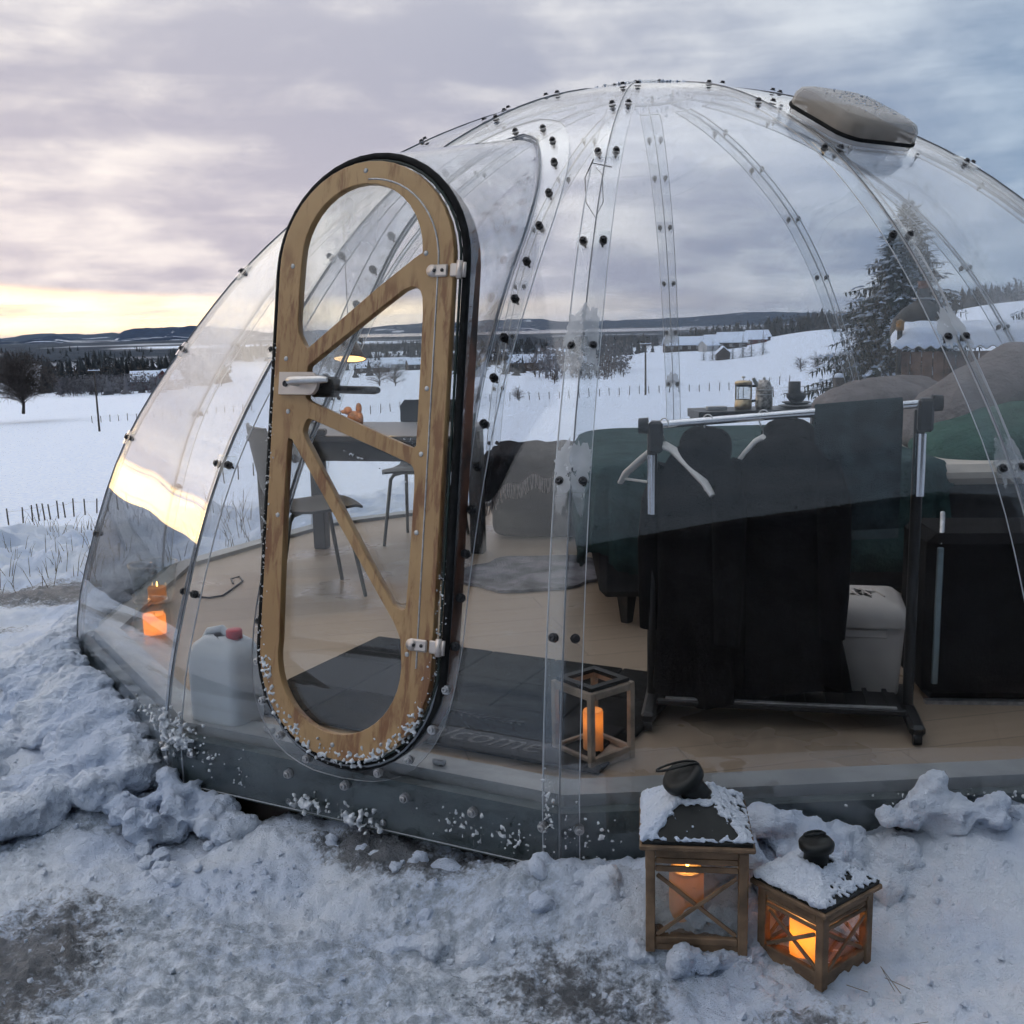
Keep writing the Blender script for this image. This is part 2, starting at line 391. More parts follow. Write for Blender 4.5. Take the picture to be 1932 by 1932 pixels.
def near_ground(x, y):
    """height and cover of the snow close to the camera"""
    d = np.hypot(x, y); z = terrain(x, y)
    o, az = dome_rel(x, y); azw = np.mod(az+360, 360)     # 180..360 on the camera side
    nb = sstep(d, 40, 12)
    z = z + nb*((fbm(x*1.1, y*1.1, 3, 1)-.5)*.09 + (fbm(x*5, y*5, 3, 2)-.5)*.045)
    tr = sstep(d, 5.5, 3.2)
    lump = np.abs(fbm(x*9, y*13, 4, 3)-.5)
    z = z + tr*(lump*.05 - .012) + nb*(np.abs(fbm(x*14, y*22+x*8, 4, 4, .6)-.5)*.068 + (fbm(x*40, y*50, 2, 6)-.5)*.014)
    # rough grassy edge of the yard
    edge = sstep(d, 6.6, 8.)*sstep(d, 30, 14)
    z = z + edge*((fbm(x*2.2, y*1.4, 4, 8)-.45)*.34 + (fbm(x*7, y*5, 3, 18)-.5)*.16)
    # shovelled banks against the base
    bl = sstep(azw, 168, 182)*sstep(azw, 232, 219)
    hl = (.165+.07*(fbm(x*2, y*2, 3, 9)-.5))*np.exp(-(np.maximum(o-.02, 0)/.36)**2)
    z = z + bl*hl*(1+.5*(fbm(x*6, y*6, 3, 11)-.5))
    br = sstep(azw, 258, 268)
    hr = .12*np.exp(-(np.maximum(o-.03, 0)/.16)**2)*(1-.5*sstep(azw, 274, 284)) + .13*sstep(azw, 274, 286)*np.exp(-(np.maximum(o-.03, 0)/.60)**2)
    z = z + br*hr*(1+.7*(fbm(x*5, y*5, 3, 12)-.5))
    z = z + .03*sstep(x, .6, 1.3)*sstep(d, 4, 2.6)*sstep(y, 1.2, 1.9)
    z = z + .11*np.exp(-(((x-.16)/.27)**2+((y-2.53)/.15)**2))*(.75+.5*fbm(x*8, y*8, 3, 16))
    # mound that carries the lanterns
    z = z + .05*np.exp(-(((x-.42)/.34)**2+((y-2.42)/.22)**2))
    z = np.where(o < -.12, -.16, z)
    step_ = sstep(azw, 232, 240)*sstep(azw, 262, 256)*sstep(o, .32, .05)
    z = z + step_*.062*(.6+.8*fbm(x*9, y*9, 3, 15))
    dirt = sstep(fbm(x*1.5+3, y*2.6, 4, 21), .50, .68)*sstep(d, 9, 5)*.62
    dirt = np.maximum(dirt, np.exp(-(((y-6.2-.1*(x+3))/.42)**2))*sstep(x, -1.6, -2.4)*.85)
    dirt = np.maximum(dirt, np.exp(-(((x+.36)/.30)**2+((y-2.80+.45*(x+.36))/.13)**2))*1.05)
    dirt = np.maximum(dirt, np.exp(-(((x-.10)/.30)**2+((y-2.22)/.20)**2))*.72)
    dirt = np.maximum(dirt, np.exp(-(((x+1.22)/.26)**2+((y-2.35)/.5)**2))*.85)
    dirt = np.maximum(dirt, np.exp(-(((x-.62)/.22)**2+((y-2.04)/.10)**2))*.7)
    dirt = dirt*(1-bl*sstep(o, .75, .4))*(1-br*sstep(o, .42, .28))*(1-sstep(x, .66, .9)*sstep(d, 4, 3))
    ice = sstep(fbm(x*2.1, y*2.1, 3, 31), .40, .62)*sstep(d, 6, 3.4)*(1-sstep(x, .3, .7))
    return z, dirt, ice

def make_ground():
    azs = list(np.arange(-180, -44, 4.))+list(np.arange(-44, -31, 1.))+list(np.arange(-31, 31.01, .2))+list(np.arange(32, 45, 1.))+list(np.arange(48, 180.1, 4.))
    rs = [0.]+list(np.geomspace(.6, 1.7, 12))+list(np.geomspace(1.72, 12, 330))+list(np.geomspace(12.3, 1000, 150))+list(np.geomspace(1030, 26000, 60))
    A, Rr = np.meshgrid(np.radians(azs), rs); x = Rr*np.sin(A); y = Rr*np.cos(A)
    z, dirt, ice = near_ground(x, y)
    d = Rr
    wn = fbm(x*.0011+y*.0002, y*.0011, 4, 41)
    woods = sstep(wn, .40, .46)*sstep(d, 800, 1400)
    strip = sstep(fbm(x*.0004, y*.0022, 3, 42), .45, .55)*sstep(d, 900, 1600)
    woods = np.maximum(woods, strip)
    azd = np.degrees(A); woods = woods*(1-sstep(azd, 11, 15)*sstep(d, 900, 650))
    ny, nx = x.shape
    v = np.stack([x, y, z], -1).reshape(-1, 3)
    i = np.arange((ny-1)*(nx-1)); a = (i//(nx-1))*nx+i % (nx-1)
    f = np.stack([a, a+nx, a+nx+1, a+1], -1)
    me = bpy.data.meshes.new('ground'); me.vertices.add(len(v)); me.vertices.foreach_set('co', v.ravel())
    me.loops.add(f.size); me.loops.foreach_set('vertex_index', f.ravel().astype(np.int32))
    me.polygons.add(len(f)); me.polygons.foreach_set('loop_start', np.arange(0, f.size, 4, dtype=np.int32)); me.polygons.foreach_set('loop_total', np.full(len(f), 4, np.int32))
    me.polygons.foreach_set('use_smooth', np.ones(len(f), bool)); me.update(); me.validate()
    ca = me.color_attributes.new('cover', 'FLOAT_COLOR', 'POINT')
    c = np.stack([dirt, woods, ice, np.ones_like(dirt)], -1).reshape(-1, 4); ca.data.foreach_set('color', c.ravel())
    me.materials.append(M_ground)
    return link('ground', me, kind='structure')
make_ground()
def gz(x, y): return float(near_ground(np.array([x]), np.array([y]))[0][0])
def tz(x, y): return float(terrain(np.array([x]), np.array([y])))
def pos(px, d):
    a = ray(px, 640.); a = math.atan2(a.x, a.y); x, y = d*math.sin(a), d*math.cos(a); return x, y, tz(x, y)

# fjord
M_water = mat('fjord_water', (.10, .13, .17), .12, 0, .1, .002)
mb = MB(); rows = []
for dd in (4600, 5600, 6600, 7600, 8600): rows.append([(dd*math.sin(R(a)), dd*math.cos(R(a)), -26.0) for a in range(-8, 17, 2)])
mb.grid(rows).build('water', M_water, kind='structure')

# hills across the valley
def hill_mat(name, forest, snow, sc, cut):
    m = bpy.data.materials.new(name); m.use_nodes = True; b = NB(m.node_tree); p = m.node_tree.nodes['Principled BSDF']
    ge = b.n('ShaderNodeNewGeometry'); mp = b.n('ShaderNodeMapping'); mp.inputs['Scale'].default_value = (1, .6, 3.2); m.node_tree.links.new(ge.outputs['Position'], mp.inputs[0])
    f = b.ss(b.noise(mp.outputs[0], sc, 6, .62, .6), cut, cut+.05)
    ff = b.mix(b.ss(b.noise(ge.outputs['Position'], sc*6, 3, .6), .4, .6), forest, tuple(k*1.7 for k in forest))
    m.node_tree.links.new(b.mix(f, ff, snow), p.inputs['Base Color']); p.inputs['Roughness'].default_value = .95; p.inputs['Specular IOR Level'].default_value = 0.
    return m
M_hillA = hill_mat('hill_forest_near', (.012, .024, .052), (.62, .65, .72), .0035, .57)
M_hillB = hill_mat('hill_forest_far', (.022, .036, .06), (.55, .60, .68), .0026, .60)
def ridge(name, D, crest, width, base, m, seed):
    """a real ridge: crest line at distance D, sloping down towards and away from the viewer"""
    px = np.arange(crest[0][0], crest[-1][0]+1, 3.); cyv = np.interp(px, [c[0] for c in crest], [c[1] for c in crest])
    cyv = cyv + (fbm(px*.03, px*0+seed, 4, seed)-.5)*5
    rows = []
    ts = [-1, -.8, -.6, -.4, -.25, -.12, 0, .15, .4, .7, 1]
    for t in ts:
        row = []
        for a, b in zip(px, cyv):
            p = aty(a, b, D); zc = p.z; dd = D+t*width; s = dd/D
            h = base+(zc-base)*(math.cos(t*math.pi)*.5+.5)**.8
            n_ = float(vnoise(np.array([a*.05+seed]), np.array([t*4.+seed]), seed))-.5
            row.append((p.x*s, dd, h+n_*(zc-base)*.25*(1-abs(t))*(abs(t) > .05)))
        rows.append(row)
    return MB().grid(rows).build(name, m, kind='structure')
ridge('hills', 14000, [(-500, 640), (-200, 634), (0, 638), (40, 632), (100, 629), (160, 631), (230, 628), (320, 634), (430, 628), (560, 626), (680, 618), (760, 613), (900, 606), (1000, 602), (1060, 607), (1130, 604), (1220, 603), (1310, 598), (1380, 591), (1480, 588), (1560, 592), (1640, 587), (1760, 582), (1900, 585), (2200, 580)], 2600, -60, M_hillB, 3)
ridge('hills', 9800, [(-400, 655), (-100, 648), (0, 646), (50, 643), (75, 637), (110, 634), (150, 642), (180, 645), (215, 640), (232, 626), (252, 619), (300, 617), (365, 616), (430, 618), (480, 624), (540, 634), (620, 640), (690, 632), (760, 622), (830, 617), (900, 614), (980, 616), (1020, 622), (1060, 628)], 900, -60, M_hillA, 7)

M_patch = hill_mat('valley_woods_and_fields', (.010, .020, .042), (.60, .66, .78), .0042, .565)
ridge('hills', 7200, [(-300, 652), (-50, 648), (30, 645), (80, 640), (140, 647), (200, 643), (260, 638), (330, 635), (420, 638), (520, 645), (620, 648)], 1100, -34, M_patch, 17)
ridge('hills', 5200, [(-500, 668), (-200, 662), (0, 660), (90, 655), (170, 659), (260, 652), (380, 655), (480, 650), (600, 652), (720, 646), (830, 640)], 1500, -34, M_patch, 11)
ridge('hills', 3300, [(-400, 676), (-100, 672), (60, 668), (200, 672), (330, 666), (470, 668), (640, 662), (760, 656)], 900, -34, M_patch, 13)

# ------------------------------------------------------------------ trees
M_bark = mat('bark', (.055, .045, .038), .9, 0, .2, 6)
M_needle = mat('spruce_needles', (.020, .036, .027), .8, 0, .3, 4)
M_twig = mat('frosted_twigs', (.16, .145, .15), .9, 0, .25, 2)
M_twig_d = mat('dark_twigs', (.075, .062, .058), .9, 0, .25, 2)
M_wood_far = mat('far_wood', (.040, .048, .055), .95, 0, .35, .05)
M_wood_frost = mat('far_frosted_wood', (.14, .14, .155), .95, 0, .3, .05)

def spruce(name, label, loc, h, w, seed, n_whorl, per, snow=.5, group=None, lean=0.):
    rnd = random.Random(seed); t = thing(name, label, 'tree', loc, rnd.uniform(0, 6), group)
    MB().tube([(0, 0, -.4), (lean*.3, 0, h*.5), (lean, 0, h)], [h*.022, h*.014, h*.002], 7).build('trunk', M_bark, t)
    g = MB(); s = MB()
    def blade(p, d, L, wd, mbx, up=0.):
        sd_ = d.cross(Vector((0, 0, 1))); sd_ = sd_.normalized() if sd_.length > .01 else Vector((1, 0, 0))
        e = p+d*L; m_ = p+d*(L*.45)+Vector((0, 0, up))
        mbx.add([p+sd_*wd*.35, p-sd_*wd*.35, m_-sd_*wd*.5, e, m_+sd_*wd*.5], [(0, 1, 2, 3, 4)])
    for i in range(n_whorl):
        f = i/(n_whorl-1.); z = h*(.05+.94*f); rad = w*(1-f)**.85*(.75+.5*rnd.random())+.03*h*(1-f)
        k = max(3, int(per*(1-f*.5)))
        for j in range(k):
            a = 6.283*(j+rnd.random()*.8)/k+i; L = rad*rnd.uniform(.65, 1.12)
            base = Vector((lean*z/h, 0, z)); d0 = Vector((math.cos(a), math.sin(a), 0))
            tip = base+d0*L+Vector((0, 0, -L*rnd.uniform(.12, .42)+f*.1*h*.1))
            up_tip = tip+d0*L*.08+Vector((0, 0, L*.05))
            ax = (tip-base); n_s = max(3, int(L/(w*.045)))
            for q in range(n_s):
                u = (q+.6)/n_s; p = base+ax*u
                for sd_ in (-1, 1):
                    d = (d0*rnd.uniform(.4, .9)+Vector((-d0.y, d0.x, 0))*sd_*rnd.uniform(.5, 1.)+Vector((0, 0, rnd.uniform(-.65, .05)))).normalized()
                    LL = w*rnd.uniform(.06, .13)*(1.1-.4*u); blade(p, d, LL, LL*.36, g)
                    if rnd.random() < snow: blade(p+Vector((0, 0, w*.018)), d, LL*rnd.uniform(.6, .95), LL*.36, s, w*.02)
                d = Vector((rnd.uniform(-.3, .3), rnd.uniform(-.3, .3), -1)).normalized(); blade(p, d, w*rnd.uniform(.05, .11), w*.025, g)
            blade(tip-ax*.1, (up_tip-tip+ax*.2).normalized(), w*.16, w*.06, g)
            if rnd.random() < snow: blade(tip-ax*.12+Vector((0, 0, w*.02)), ax.normalized(), w*.13, w*.06, s, w*.015)
    c = g.build('crown', M_needle, t)
    if s.f: s.build('snow_load', M_snow, c, 'stuff')
    return t
p = pos(1688, 40)
spruce('spruce_tree', 'tall snow-laden spruce rising behind the wooden shed', 'x' and (aty(1700, 735, 40).x, 40, -1.9), 7.4, 3.6, 3, 70, 17, .30, 'spruces')
q = pos(1925, 46); spruce('spruce_tree', 'snowy spruce cut by the right edge, beyond the shed', (q[0]+1.3, q[1], q[2]-.2), 6.4, 2.8, 5, 30, 10, .5, 'spruces')

def bare_tree(name, label, loc, h, rad, seed, m_tw, limbs, twigs, group=None, cat='tree', low=.12, th=.004):
    """leafless crown: limbs curve from a short trunk to points spread through a rounded volume, each limb carrying twigs"""
    rnd = random.Random(seed); t = thing(name, label, cat, loc, 0, group); tr = MB(); cr_ = MB()
    tr.tube([(0, 0, -.4), (.02*h, 0, h*.12), (0, .01*h, h*.45), (.01*h, 0, h*.75)], [h*.028, h*.022, h*.014, h*.004], 7)
    def strip(p, q, w0, w1):
        d = (q-p)
        if d.length < 1e-5: return
        a = d.orthogonal().normalized()
        a = Matrix.Rotation(rnd.uniform(0, 3.14), 3, d.normalized()) @ a
        cr_.add([p+a*w0, p-a*w0, q-a*w1, q+a*w1], [(0, 1, 2, 3)])
    for i in range(limbs):
        u = rnd.random()**.6; az_ = rnd.uniform(0, 6.283); ct = rnd.uniform(-.75, 1.); st = math.sqrt(max(0, 1-ct*ct))
        k = .35+.65*u; tip = Vector((rad*k*st*math.cos(az_), rad*k*st*math.sin(az_), h*(low+.5*(1-low))+h*.5*(1-low)*k*ct))
        z0 = max(h*.06, min(tip.z*.75, h*.62)*rnd.uniform(.45, 1.)); p0 = Vector((0, 0, z0)); c_ = Vector((tip.x*.45, tip.y*.45, tip.z+(tip.z-z0)*.05))
        pts = [p0*(1-f)**2+c_*2*f*(1-f)+tip*f*f for f in (0, .25, .5, .75, 1.)]
        for j in range(4): strip(pts[j], pts[j+1], th*h*(1.15-.25*j), th*h*(.9-.25*j)*.9+th*h*.1)
        for j in range(twigs):
            f = rnd.uniform(.3, 1.); p = p0*(1-f)**2+c_*2*f*(1-f)+tip*f*f
            d = ((tip-p0).normalized()*.7+Vector((rnd.gauss(0, .7), rnd.gauss(0, .7), rnd.gauss(.2, .6)))).normalized(); L = rad*rnd.uniform(.12, .30)
            strip(p, p+d*L, th*h*.38, th*h*.12)
            if rnd.random() < .6:
                d2 = (d+Vector((rnd.gauss(0, .6), rnd.gauss(0, .6), rnd.gauss(0, .6)))).normalized(); strip(p+d*L*.5, p+d*L*.5+d2*L*.6, th*h*.28, th*h*.1)
    tr.build('trunk', M_bark, t); cr_.build('crown', m_tw, t)
    return t
p = pos(30, 200); bare_tree('bare_tree', 'big dark leafless tree with a broad round crown at the left edge', (p[0], p[1], aty(45, 764, 200).z), 10.4, 6.4, 11, M_twig_d, 420, 16, low=.08, th=.0052)
sh = [(975, 150, 2.2, 'round bare shrub alone on the snowfield seen just right of the door hood'),
      (1512, 210, 3.2, 'leftmost of the pale frosted bushes left of the spruce'),
      (1543, 205, 3.8, 'middle of the pale frosted bushes left of the spruce'),
      (1580, 190, 4.2, 'frosted bush touching the left side of the tall spruce'),
      (712, 330, 8.0, 'bare bushy tree below the pendant lamp, seen through the door'),
      (742, 315, 7.0, 'bushy dark tree standing in the field right of the bare one, seen through the door'),
      (1045, 250, 3.4, 'lone round shrub left of the thicket in the field'),
      (1008, 330, 7.5, 'leafless tree beside the brown barn right of the door hood')]
for i, (a, d, h, lb) in enumerate(sh):
    p = pos(a, d); bare_tree('bush', lb, (p[0], p[1], p[2]-.1), h, h*.62, 40+i, M_twig if i in (1, 2, 3) else M_twig_d, 70, 8, cat='bush', group='bushes in the fields', low=.0, th=.010)
cf = [(1328, 385, 5.5, 'leftmost little fir in the short row by the dark cabin'), (1345, 380, 7.5, 'tallest little fir left of the dark cabin'), (1383, 375, 6.2, 'little fir just right of the dark cabin'),
      (1402, 375, 8.2, 'pointed fir second to the right of the dark cabin'), (1418, 372, 6.8, 'fir third to the right of the dark cabin'), (1440, 372, 7.6, 'broad fir at the right end of the row')]
for i, (a, d, h, lb) in enumerate(cf):
    p = pos(a, d); spruce('small_fir', lb, (p[0], p[1], p[2]-.1), h, h*.30, 60+i, 14, 7, .35, 'little firs in the row')

# woods too far off to count
def cone_tpl(rnd):
    v = []; f = []
    for k in range(4):
        z0 = .08+.22*k; r_ = .30*(1-.23*k); b = len(v); n = 6
        for j in range(n):
            t = 6.283*(j+rnd.random()*.5)/n; rr_ = r_*rnd.uniform(.6, 1.15); v.append((rr_*math.cos(t), rr_*math.sin(t), z0-rnd.uniform(0, .06)))
        v.append((rnd.uniform(-.02, .02), rnd.uniform(-.02, .02), z0+.34)); f += [(b+j, b+(j+1) % n, b+n) for j in range(n)]
    return np.array(v), np.array(f)
def puff_tpl(rnd):
    v = []; f = []
    for k in range(46):
        a = rnd.uniform(0, 6.283); u = rnd.uniform(.15, 1.); rr_ = .42*math.sqrt(max(0, 1-(u*1.9-.95)**2))*rnd.uniform(.4, 1.05)
        c = np.array([rr_*math.cos(a), rr_*math.sin(a), u]); s_ = rnd.uniform(.03, .09); b = len(v)
        for _ in range(3): v.append(tuple(c+np.array([rnd.uniform(-s_, s_), rnd.uniform(-s_, s_), rnd.uniform(-s_*.6, s_*1.6)])))
        f.append((b, b+1, b+2))
    b = len(v); v += [(-.02, 0, 0), (.02, 0, 0), (.01, 0, .6), (-.01, 0, .6)]; f += [(b, b+1, b+2), (b, b+2, b+3)]
    return np.array(v), np.array(f)
_r = random.Random(5); CONES = [cone_tpl(_r) for _ in range(6)]; PUFFS = [puff_tpl(_r) for _ in range(6)]
def wood(label_name, n, px0, px1, d0, d1, h0, h1, puff, m, seed, clump=0):
    rnd = random.Random(seed); V = []; Fc = []; b = 0
    for i in range(n):
        a = rnd.uniform(px0, px1); d = math.exp(rnd.uniform(math.log(d0), math.log(d1)))
        if clump and vnoise(np.array([a*clump]), np.array([math.log(d)*3.]), seed)[0] < .42: continue
        x, y, z = pos(a, d) if -200 < a < 2300 else (d*math.sin(a), d*math.cos(a), tz(d*math.sin(a), d*math.cos(a)))
        v, f = (PUFFS if rnd.random() < puff else CONES)[rnd.randrange(6)]
        h = rnd.uniform(h0, h1); t = rnd.uniform(0, 6.28); c, s_ = math.cos(t), math.sin(t); wd = h*rnd.uniform(.75, 1.3)
        V.append(np.stack([x+(v[:, 0]*c-v[:, 1]*s_)*wd, y+(v[:, 0]*s_+v[:, 1]*c)*wd, z+v[:, 2]*h-.2], -1)); Fc.append(f+b); b += len(v)
    me = bpy.data.meshes.new(label_name); me.from_pydata(np.concatenate(V).tolist(), [], np.concatenate(Fc).tolist()); me.materials.append(m)
    return link(label_name, me, kind='stuff')
wood('far_woodland', 380, 70, 420, 430, 620, 5, 12.5, .45, M_wood_far, 1)
wood('far_woodland', 160, 70, 420, 420, 560, 5, 10, .9, M_twig_d, 15)
wood('far_woodland', 260, 100, 300, 380, 430, 4, 7, .95, M_wood_frost, 2)
wood('far_woodland', 700, -150, 640, 1050, 2600, 8, 13, .45, M_wood_far, 3, .03)
wood('far_woodland', 160, -150, 30, 640, 900, 7, 12, .5, M_wood_far, 14)
wood('far_woodland', 1100, 380, 1420, 1100, 2000, 8, 13, .45, M_wood_far, 4, .02)
wood('far_woodland', 700, 600, 1300, 620, 1050, 5, 10, .6, M_wood_far, 5, .03)
wood('far_woodland', 420, 1300, 1660, 760, 980, 8, 15, .5, M_wood_far, 6)
wood('far_woodland', 420, 1640, 2100, 690, 860, 9, 14, .4, M_wood_far, 7)
wood('bare_thicket', 80, 1015, 1175, 290, 340, 5, 11, 1., M_wood_frost, 8)
wood('bare_thicket', 40, 1090, 1180, 255, 290, 3, 6, 1., M_twig_d, 9)
wood('bare_thicket', 60, 660, 860, 420, 560, 4, 8, .8, M_wood_far, 10, .05)
wood('bare_thicket', 45, 880, 1010, 350, 420, 4, 8, .8, M_wood_far, 13, .05)
# wooded rise to the left, outside the frame: seen mirrored in the left-hand panels
def side_rise():
    rows = []
    M_scrub = mat('snowy_scrub', (.13, .125, .125), .95, 0, .2, .35, col2=(.03, .027, .027))
    azs = np.arange(-118, -31.9, .7)
    for t_ in (-1, -.7, -.45, -.25, -.1, 0, .15, .5, 1):
        d = 78+t_*26; row = []
        for a in azs:
            env = min(1, (a+118)/10., (-32-a)/9.); x, y = d*math.sin(R(a)), d*math.cos(R(a)); g0 = tz(x, y)
            cr_ = 3.2+1.4*float(fbm(np.array([a*.12]), np.array([3.]), 4, 71)[0]); hgt = (cr_-g0)*(math.cos(t_*math.pi)*.5+.5)**.7*max(0, env)
            row.append((x, y, g0-.3+hgt+.5*(float(fbm(np.array([a*.9]), np.array([t_*6.]), 3, 72)[0])-.5)*(abs(t_) < .9)))
        rows.append(row)
    MB().grid(rows).build('hills', M_scrub, kind='structure')
side_rise()

# ------------------------------------------------------------------ farm buildings
M_red = mat('barn_red', (.13, .045, .04), .8, 0, .2, .5); M_dkwood = mat('dark_timber', (.05, .04, .036), .8, 0, .25, 2)
M_pale = mat('pale_boards', (.42, .42, .42), .8, 0, .1, .5); M_win = mat('window_glass', (.03, .035, .04), .15)
def house(label, px, d, L, W, H, rise, rz, mw, nwin=3, name='farm_house', dz=0., cat='house'):
    x, y, z = pos(px, d); t = thing(name, label, cat, (x, y, z+dz), R(rz), 'farm buildings in the valley')
    MB().add([(-L/2, -W/2, -1), (L/2, -W/2, -1), (L/2, W/2, -1), (-L/2, W/2, -1), (-L/2, -W/2, H), (L/2, -W/2, H), (L/2, W/2, H), (-L/2, W/2, H), (-L/2, 0, H+rise), (L/2, 0, H+rise)],
             [(0, 1, 5, 4), (1, 2, 6, 9, 5), (2, 3, 7, 6), (3, 0, 4, 8, 7)]).build('wall', mw, t)
    rf = MB(); e = .5
    for s in (-1, 1):
        a = Vector((0, s*(W/2+e), H-rise*e/(W/2))); b = Vector((0, 0, H+rise+.02)); k = Vector((0, 0, .32))
        rf.add([(-L/2-e, a.y, a.z), (L/2+e, a.y, a.z), (L/2+e, b.y, b.z), (-L/2-e, b.y, b.z), (-L/2-e, a.y, a.z+.35), (L/2+e, a.y, a.z+.35), (L/2+e, b.y, b.z+.35), (-L/2-e, b.y, b.z+.35)],
               [(0, 1, 2, 3), (4, 5, 6, 7), (0, 1, 5, 4), (1, 2, 6, 5), (3, 0, 4, 7)])
    rf.build('roof', M_snow, t)
    for i in range(nwin):
        xx = -L/2+L*(i+.7)/(nwin+.4); wn = MB().box((xx, -W/2-.03, H*.55), (1.0, .12, 1.2)).build('window', M_win, t)
        MB().box((xx, -W/2-.06, H*.55), (1.3, .06, 1.5)).build('window_frame', M_pale, wn)
    return t
house('red farmhouse with snowy roof below the left forest', 288, 420, 17, 9, 3.6, 3.2, 12, M_red, 4)
house('dark red gabled outbuilding right of the red farmhouse', 312, 412, 8, 7, 4.2, 3.2, 80, M_red, 2)
house('low snow-roofed farm seen through the door below the lamp', 700, 560, 18, 9, 3, 3, 5, M_dkwood, 3)
house('pale farmhouse right of the lamp, seen through the door', 745, 640, 20, 9, 4, 3.2, -8, M_pale, 4)
house('small snow-roofed house at the right side of the door opening', 786, 600, 12, 8, 3.5, 3, 20, M_dkwood, 2)
house('brown barn with pale snowy roof just right of the door hood', 1000, 430, 16, 9, 3.6, 2.6, -10, M_dkwood, 3, 'barn', cat='barn')
house('pale building beside the rib in the middle of the dome', 1062, 520, 10, 8, 4, 2.5, 0, M_pale, 2)
house('leftmost long low barn of the farm on the far slope', 1297, 520, 22, 9, 3.2, 3.4, 2, M_dkwood, 5, 'barn', cat='barn')
house('small shed between the two long barns on the far slope', 1337, 500, 7, 6, 3, 2, 30, M_pale, 1, 'barn', cat='barn')
house('second long barn of the farm on the far slope', 1368, 515, 19, 9, 3.4, 3.2, -4, M_dkwood, 4, 'barn', cat='barn')
house('long barn behind the second one on the far slope', 1398, 560, 24, 9, 3.6, 3.4, 3, M_red, 4, 'barn', cat='barn')
house('rightmost little barn of the farm on the far slope', 1428, 590, 12, 8, 3.4, 3, 10, M_dkwood, 2, 'barn', cat='barn')
house('tiny dark gabled cabin among the little firs', 1364, 378, 5, 4.5, 2.4, 2, 85, M_dkwood, 1, 'cabin', cat='cabin')

# barn behind the photographer: seen only as the dark gable mirrored in the right-hand panels
M_barn = mat('tarred_boards', (.018, .017, .016), .85, 0, .3, 3)
t = thing('dark_barn', 'dark tarred barn mirrored as a black gable in the dome panels', 'barn', (5.7, -4.0, 0), 0)
MB().add([(-6.6, 0, -.3), (6.6, 0, -.3), (6.6, 0, 3.7), (0, 0, 6.9), (-6.6, 0, 3.7), (-6.6, -9, -.3), (6.6, -9, -.3), (6.6, -9, 3.7), (0, -9, 6.9), (-6.6, -9, 3.7)],
         [(0, 1, 2, 3, 4), (5, 9, 8, 7, 6), (1, 6, 7, 2), (0, 4, 9, 5)]).build('wall', M_barn, t)
for s in (-1, 1):
    MB().add([(0, .35, 6.93), (s*7.1, .35, 3.49), (s*7.1, -9.3, 3.49), (0, -9.3, 6.93), (0, .35, 7.13), (s*7.1, .35, 3.69), (s*7.1, -9.3, 3.69), (0, -9.3, 7.13)],
             [(0, 1, 2, 3), (4, 5, 6, 7), (0, 1, 5, 4), (1, 2, 6, 5), (2, 3, 7, 6)]).build('roof', M_barn, t)
MB().box((.3, .04, 1.0), (1.8, .06, 2.2)).build('door', M_dkwood, t)

# ------------------------------------------------------------------ poles and fences
M_pole = mat('pole_wood', (.07, .06, .052), .85, 0, .2, 3)
def utility_pole(label, px, py_t, py_b, d):
    b = aty(px, py_b, d); tp = aty(px, py_t, d); h = tp.z-b.z; t = thing('utility_pole', label, 'pole', b, 0, 'utility poles')
    MB().tube([(0, 0, -.6), (0, 0, h)], [.15, .11], 8).build('post', M_pole, t)
    MB().box((0, -.12, h-.35), (1.7, .12, .14)).build('crossarm', M_pole, t)
    for x in (-.7, 0, .7): MB().lathe([(0, 0), (.05, 0), (.07, .1), (.04, .22), (0, .24)], 8, (x, -.12, h-.28)).build('insulator', M_pale, t)
    MB().box((0, -.12, h-.24), (1.6, .18, .07)).build('snow_cap', M_snow, t)
utility_pole('utility pole alone in the snowfield left of the dome', 187, 695, 806, 146)
utility_pole('utility pole seen through the middle of the dome', 1218, 645, 756, 146)
def fence(label, pts, h, wires, r=.06, jit=.12):
    x0, y0, z0 = pts[0]; t = thing('fence', label, 'fence', (x0, y0, z0), 0, 'field fences'); tops = []
    for (x, y, z) in pts:
        jx = random.uniform(-jit, jit); hh = h*random.uniform(.88, 1.1)
        MB().tube([(x-x0, y-y0, z-z0-.4), (x-x0+jx, y-y0, z-z0+hh)], [r, r*.9], 6).build('post', M_pole, t); tops.append((x-x0+jx*.7, y-y0, z-z0+hh*.85))
    for k in range(wires):
        f = .95-.35*k
        MB().tube([(a, b, c-(1-f)*h) for a, b, c in tops], .008, 4).build('wire', M_zinc, t)
def on(px, d): return pos(px, d)
fence('row of thin fence posts below the snowfield at the left', [on(a, 68+.02*a) for a in (-20, 8, 27, 41, 52, 63, 78, 92, 108, 130, 152, 175, 196, 214, 405, 432, 462, 492, 520)], 1.05, 1, .045)
fence('distant field fence behind the left utility pole', [on(a, 178+.04*a) for a in range(160, 470, 17)], 1.1, 1, .06)
fence('post and wire fence crossing the field behind the dome', [on(a, 150+.01*(a-900)) for a in range(560, 1500, 19)], 1.15, 2, .06)
fence('sagging rail fence climbing towards the spruce', [on(a, 120-.14*(a-1380)) for a in (1395, 1430, 1462, 1500, 1535, 1560)], 1.1, 2, .06)
p1, p2 = aty(1580, 712, 17.), aty(1581, 762, 17.)
t = thing('fence_post', 'stout grey fence post with a snow cap left of the spruce', 'post', (p2.x, p2.y, p2.z-.4))
MB().box((0, 0, (p1.z-p2.z)/2+.2), (.15, .15, p1.z-p2.z+.4), bev=.015).build('post', M_pole, t)
MB().lathe([(.0, .07), (.05, .06), (.09, .0), (.0, 0)], 8, (0, 0, p1.z-p2.z+.4)).build('snow_cap', M_snow, t)

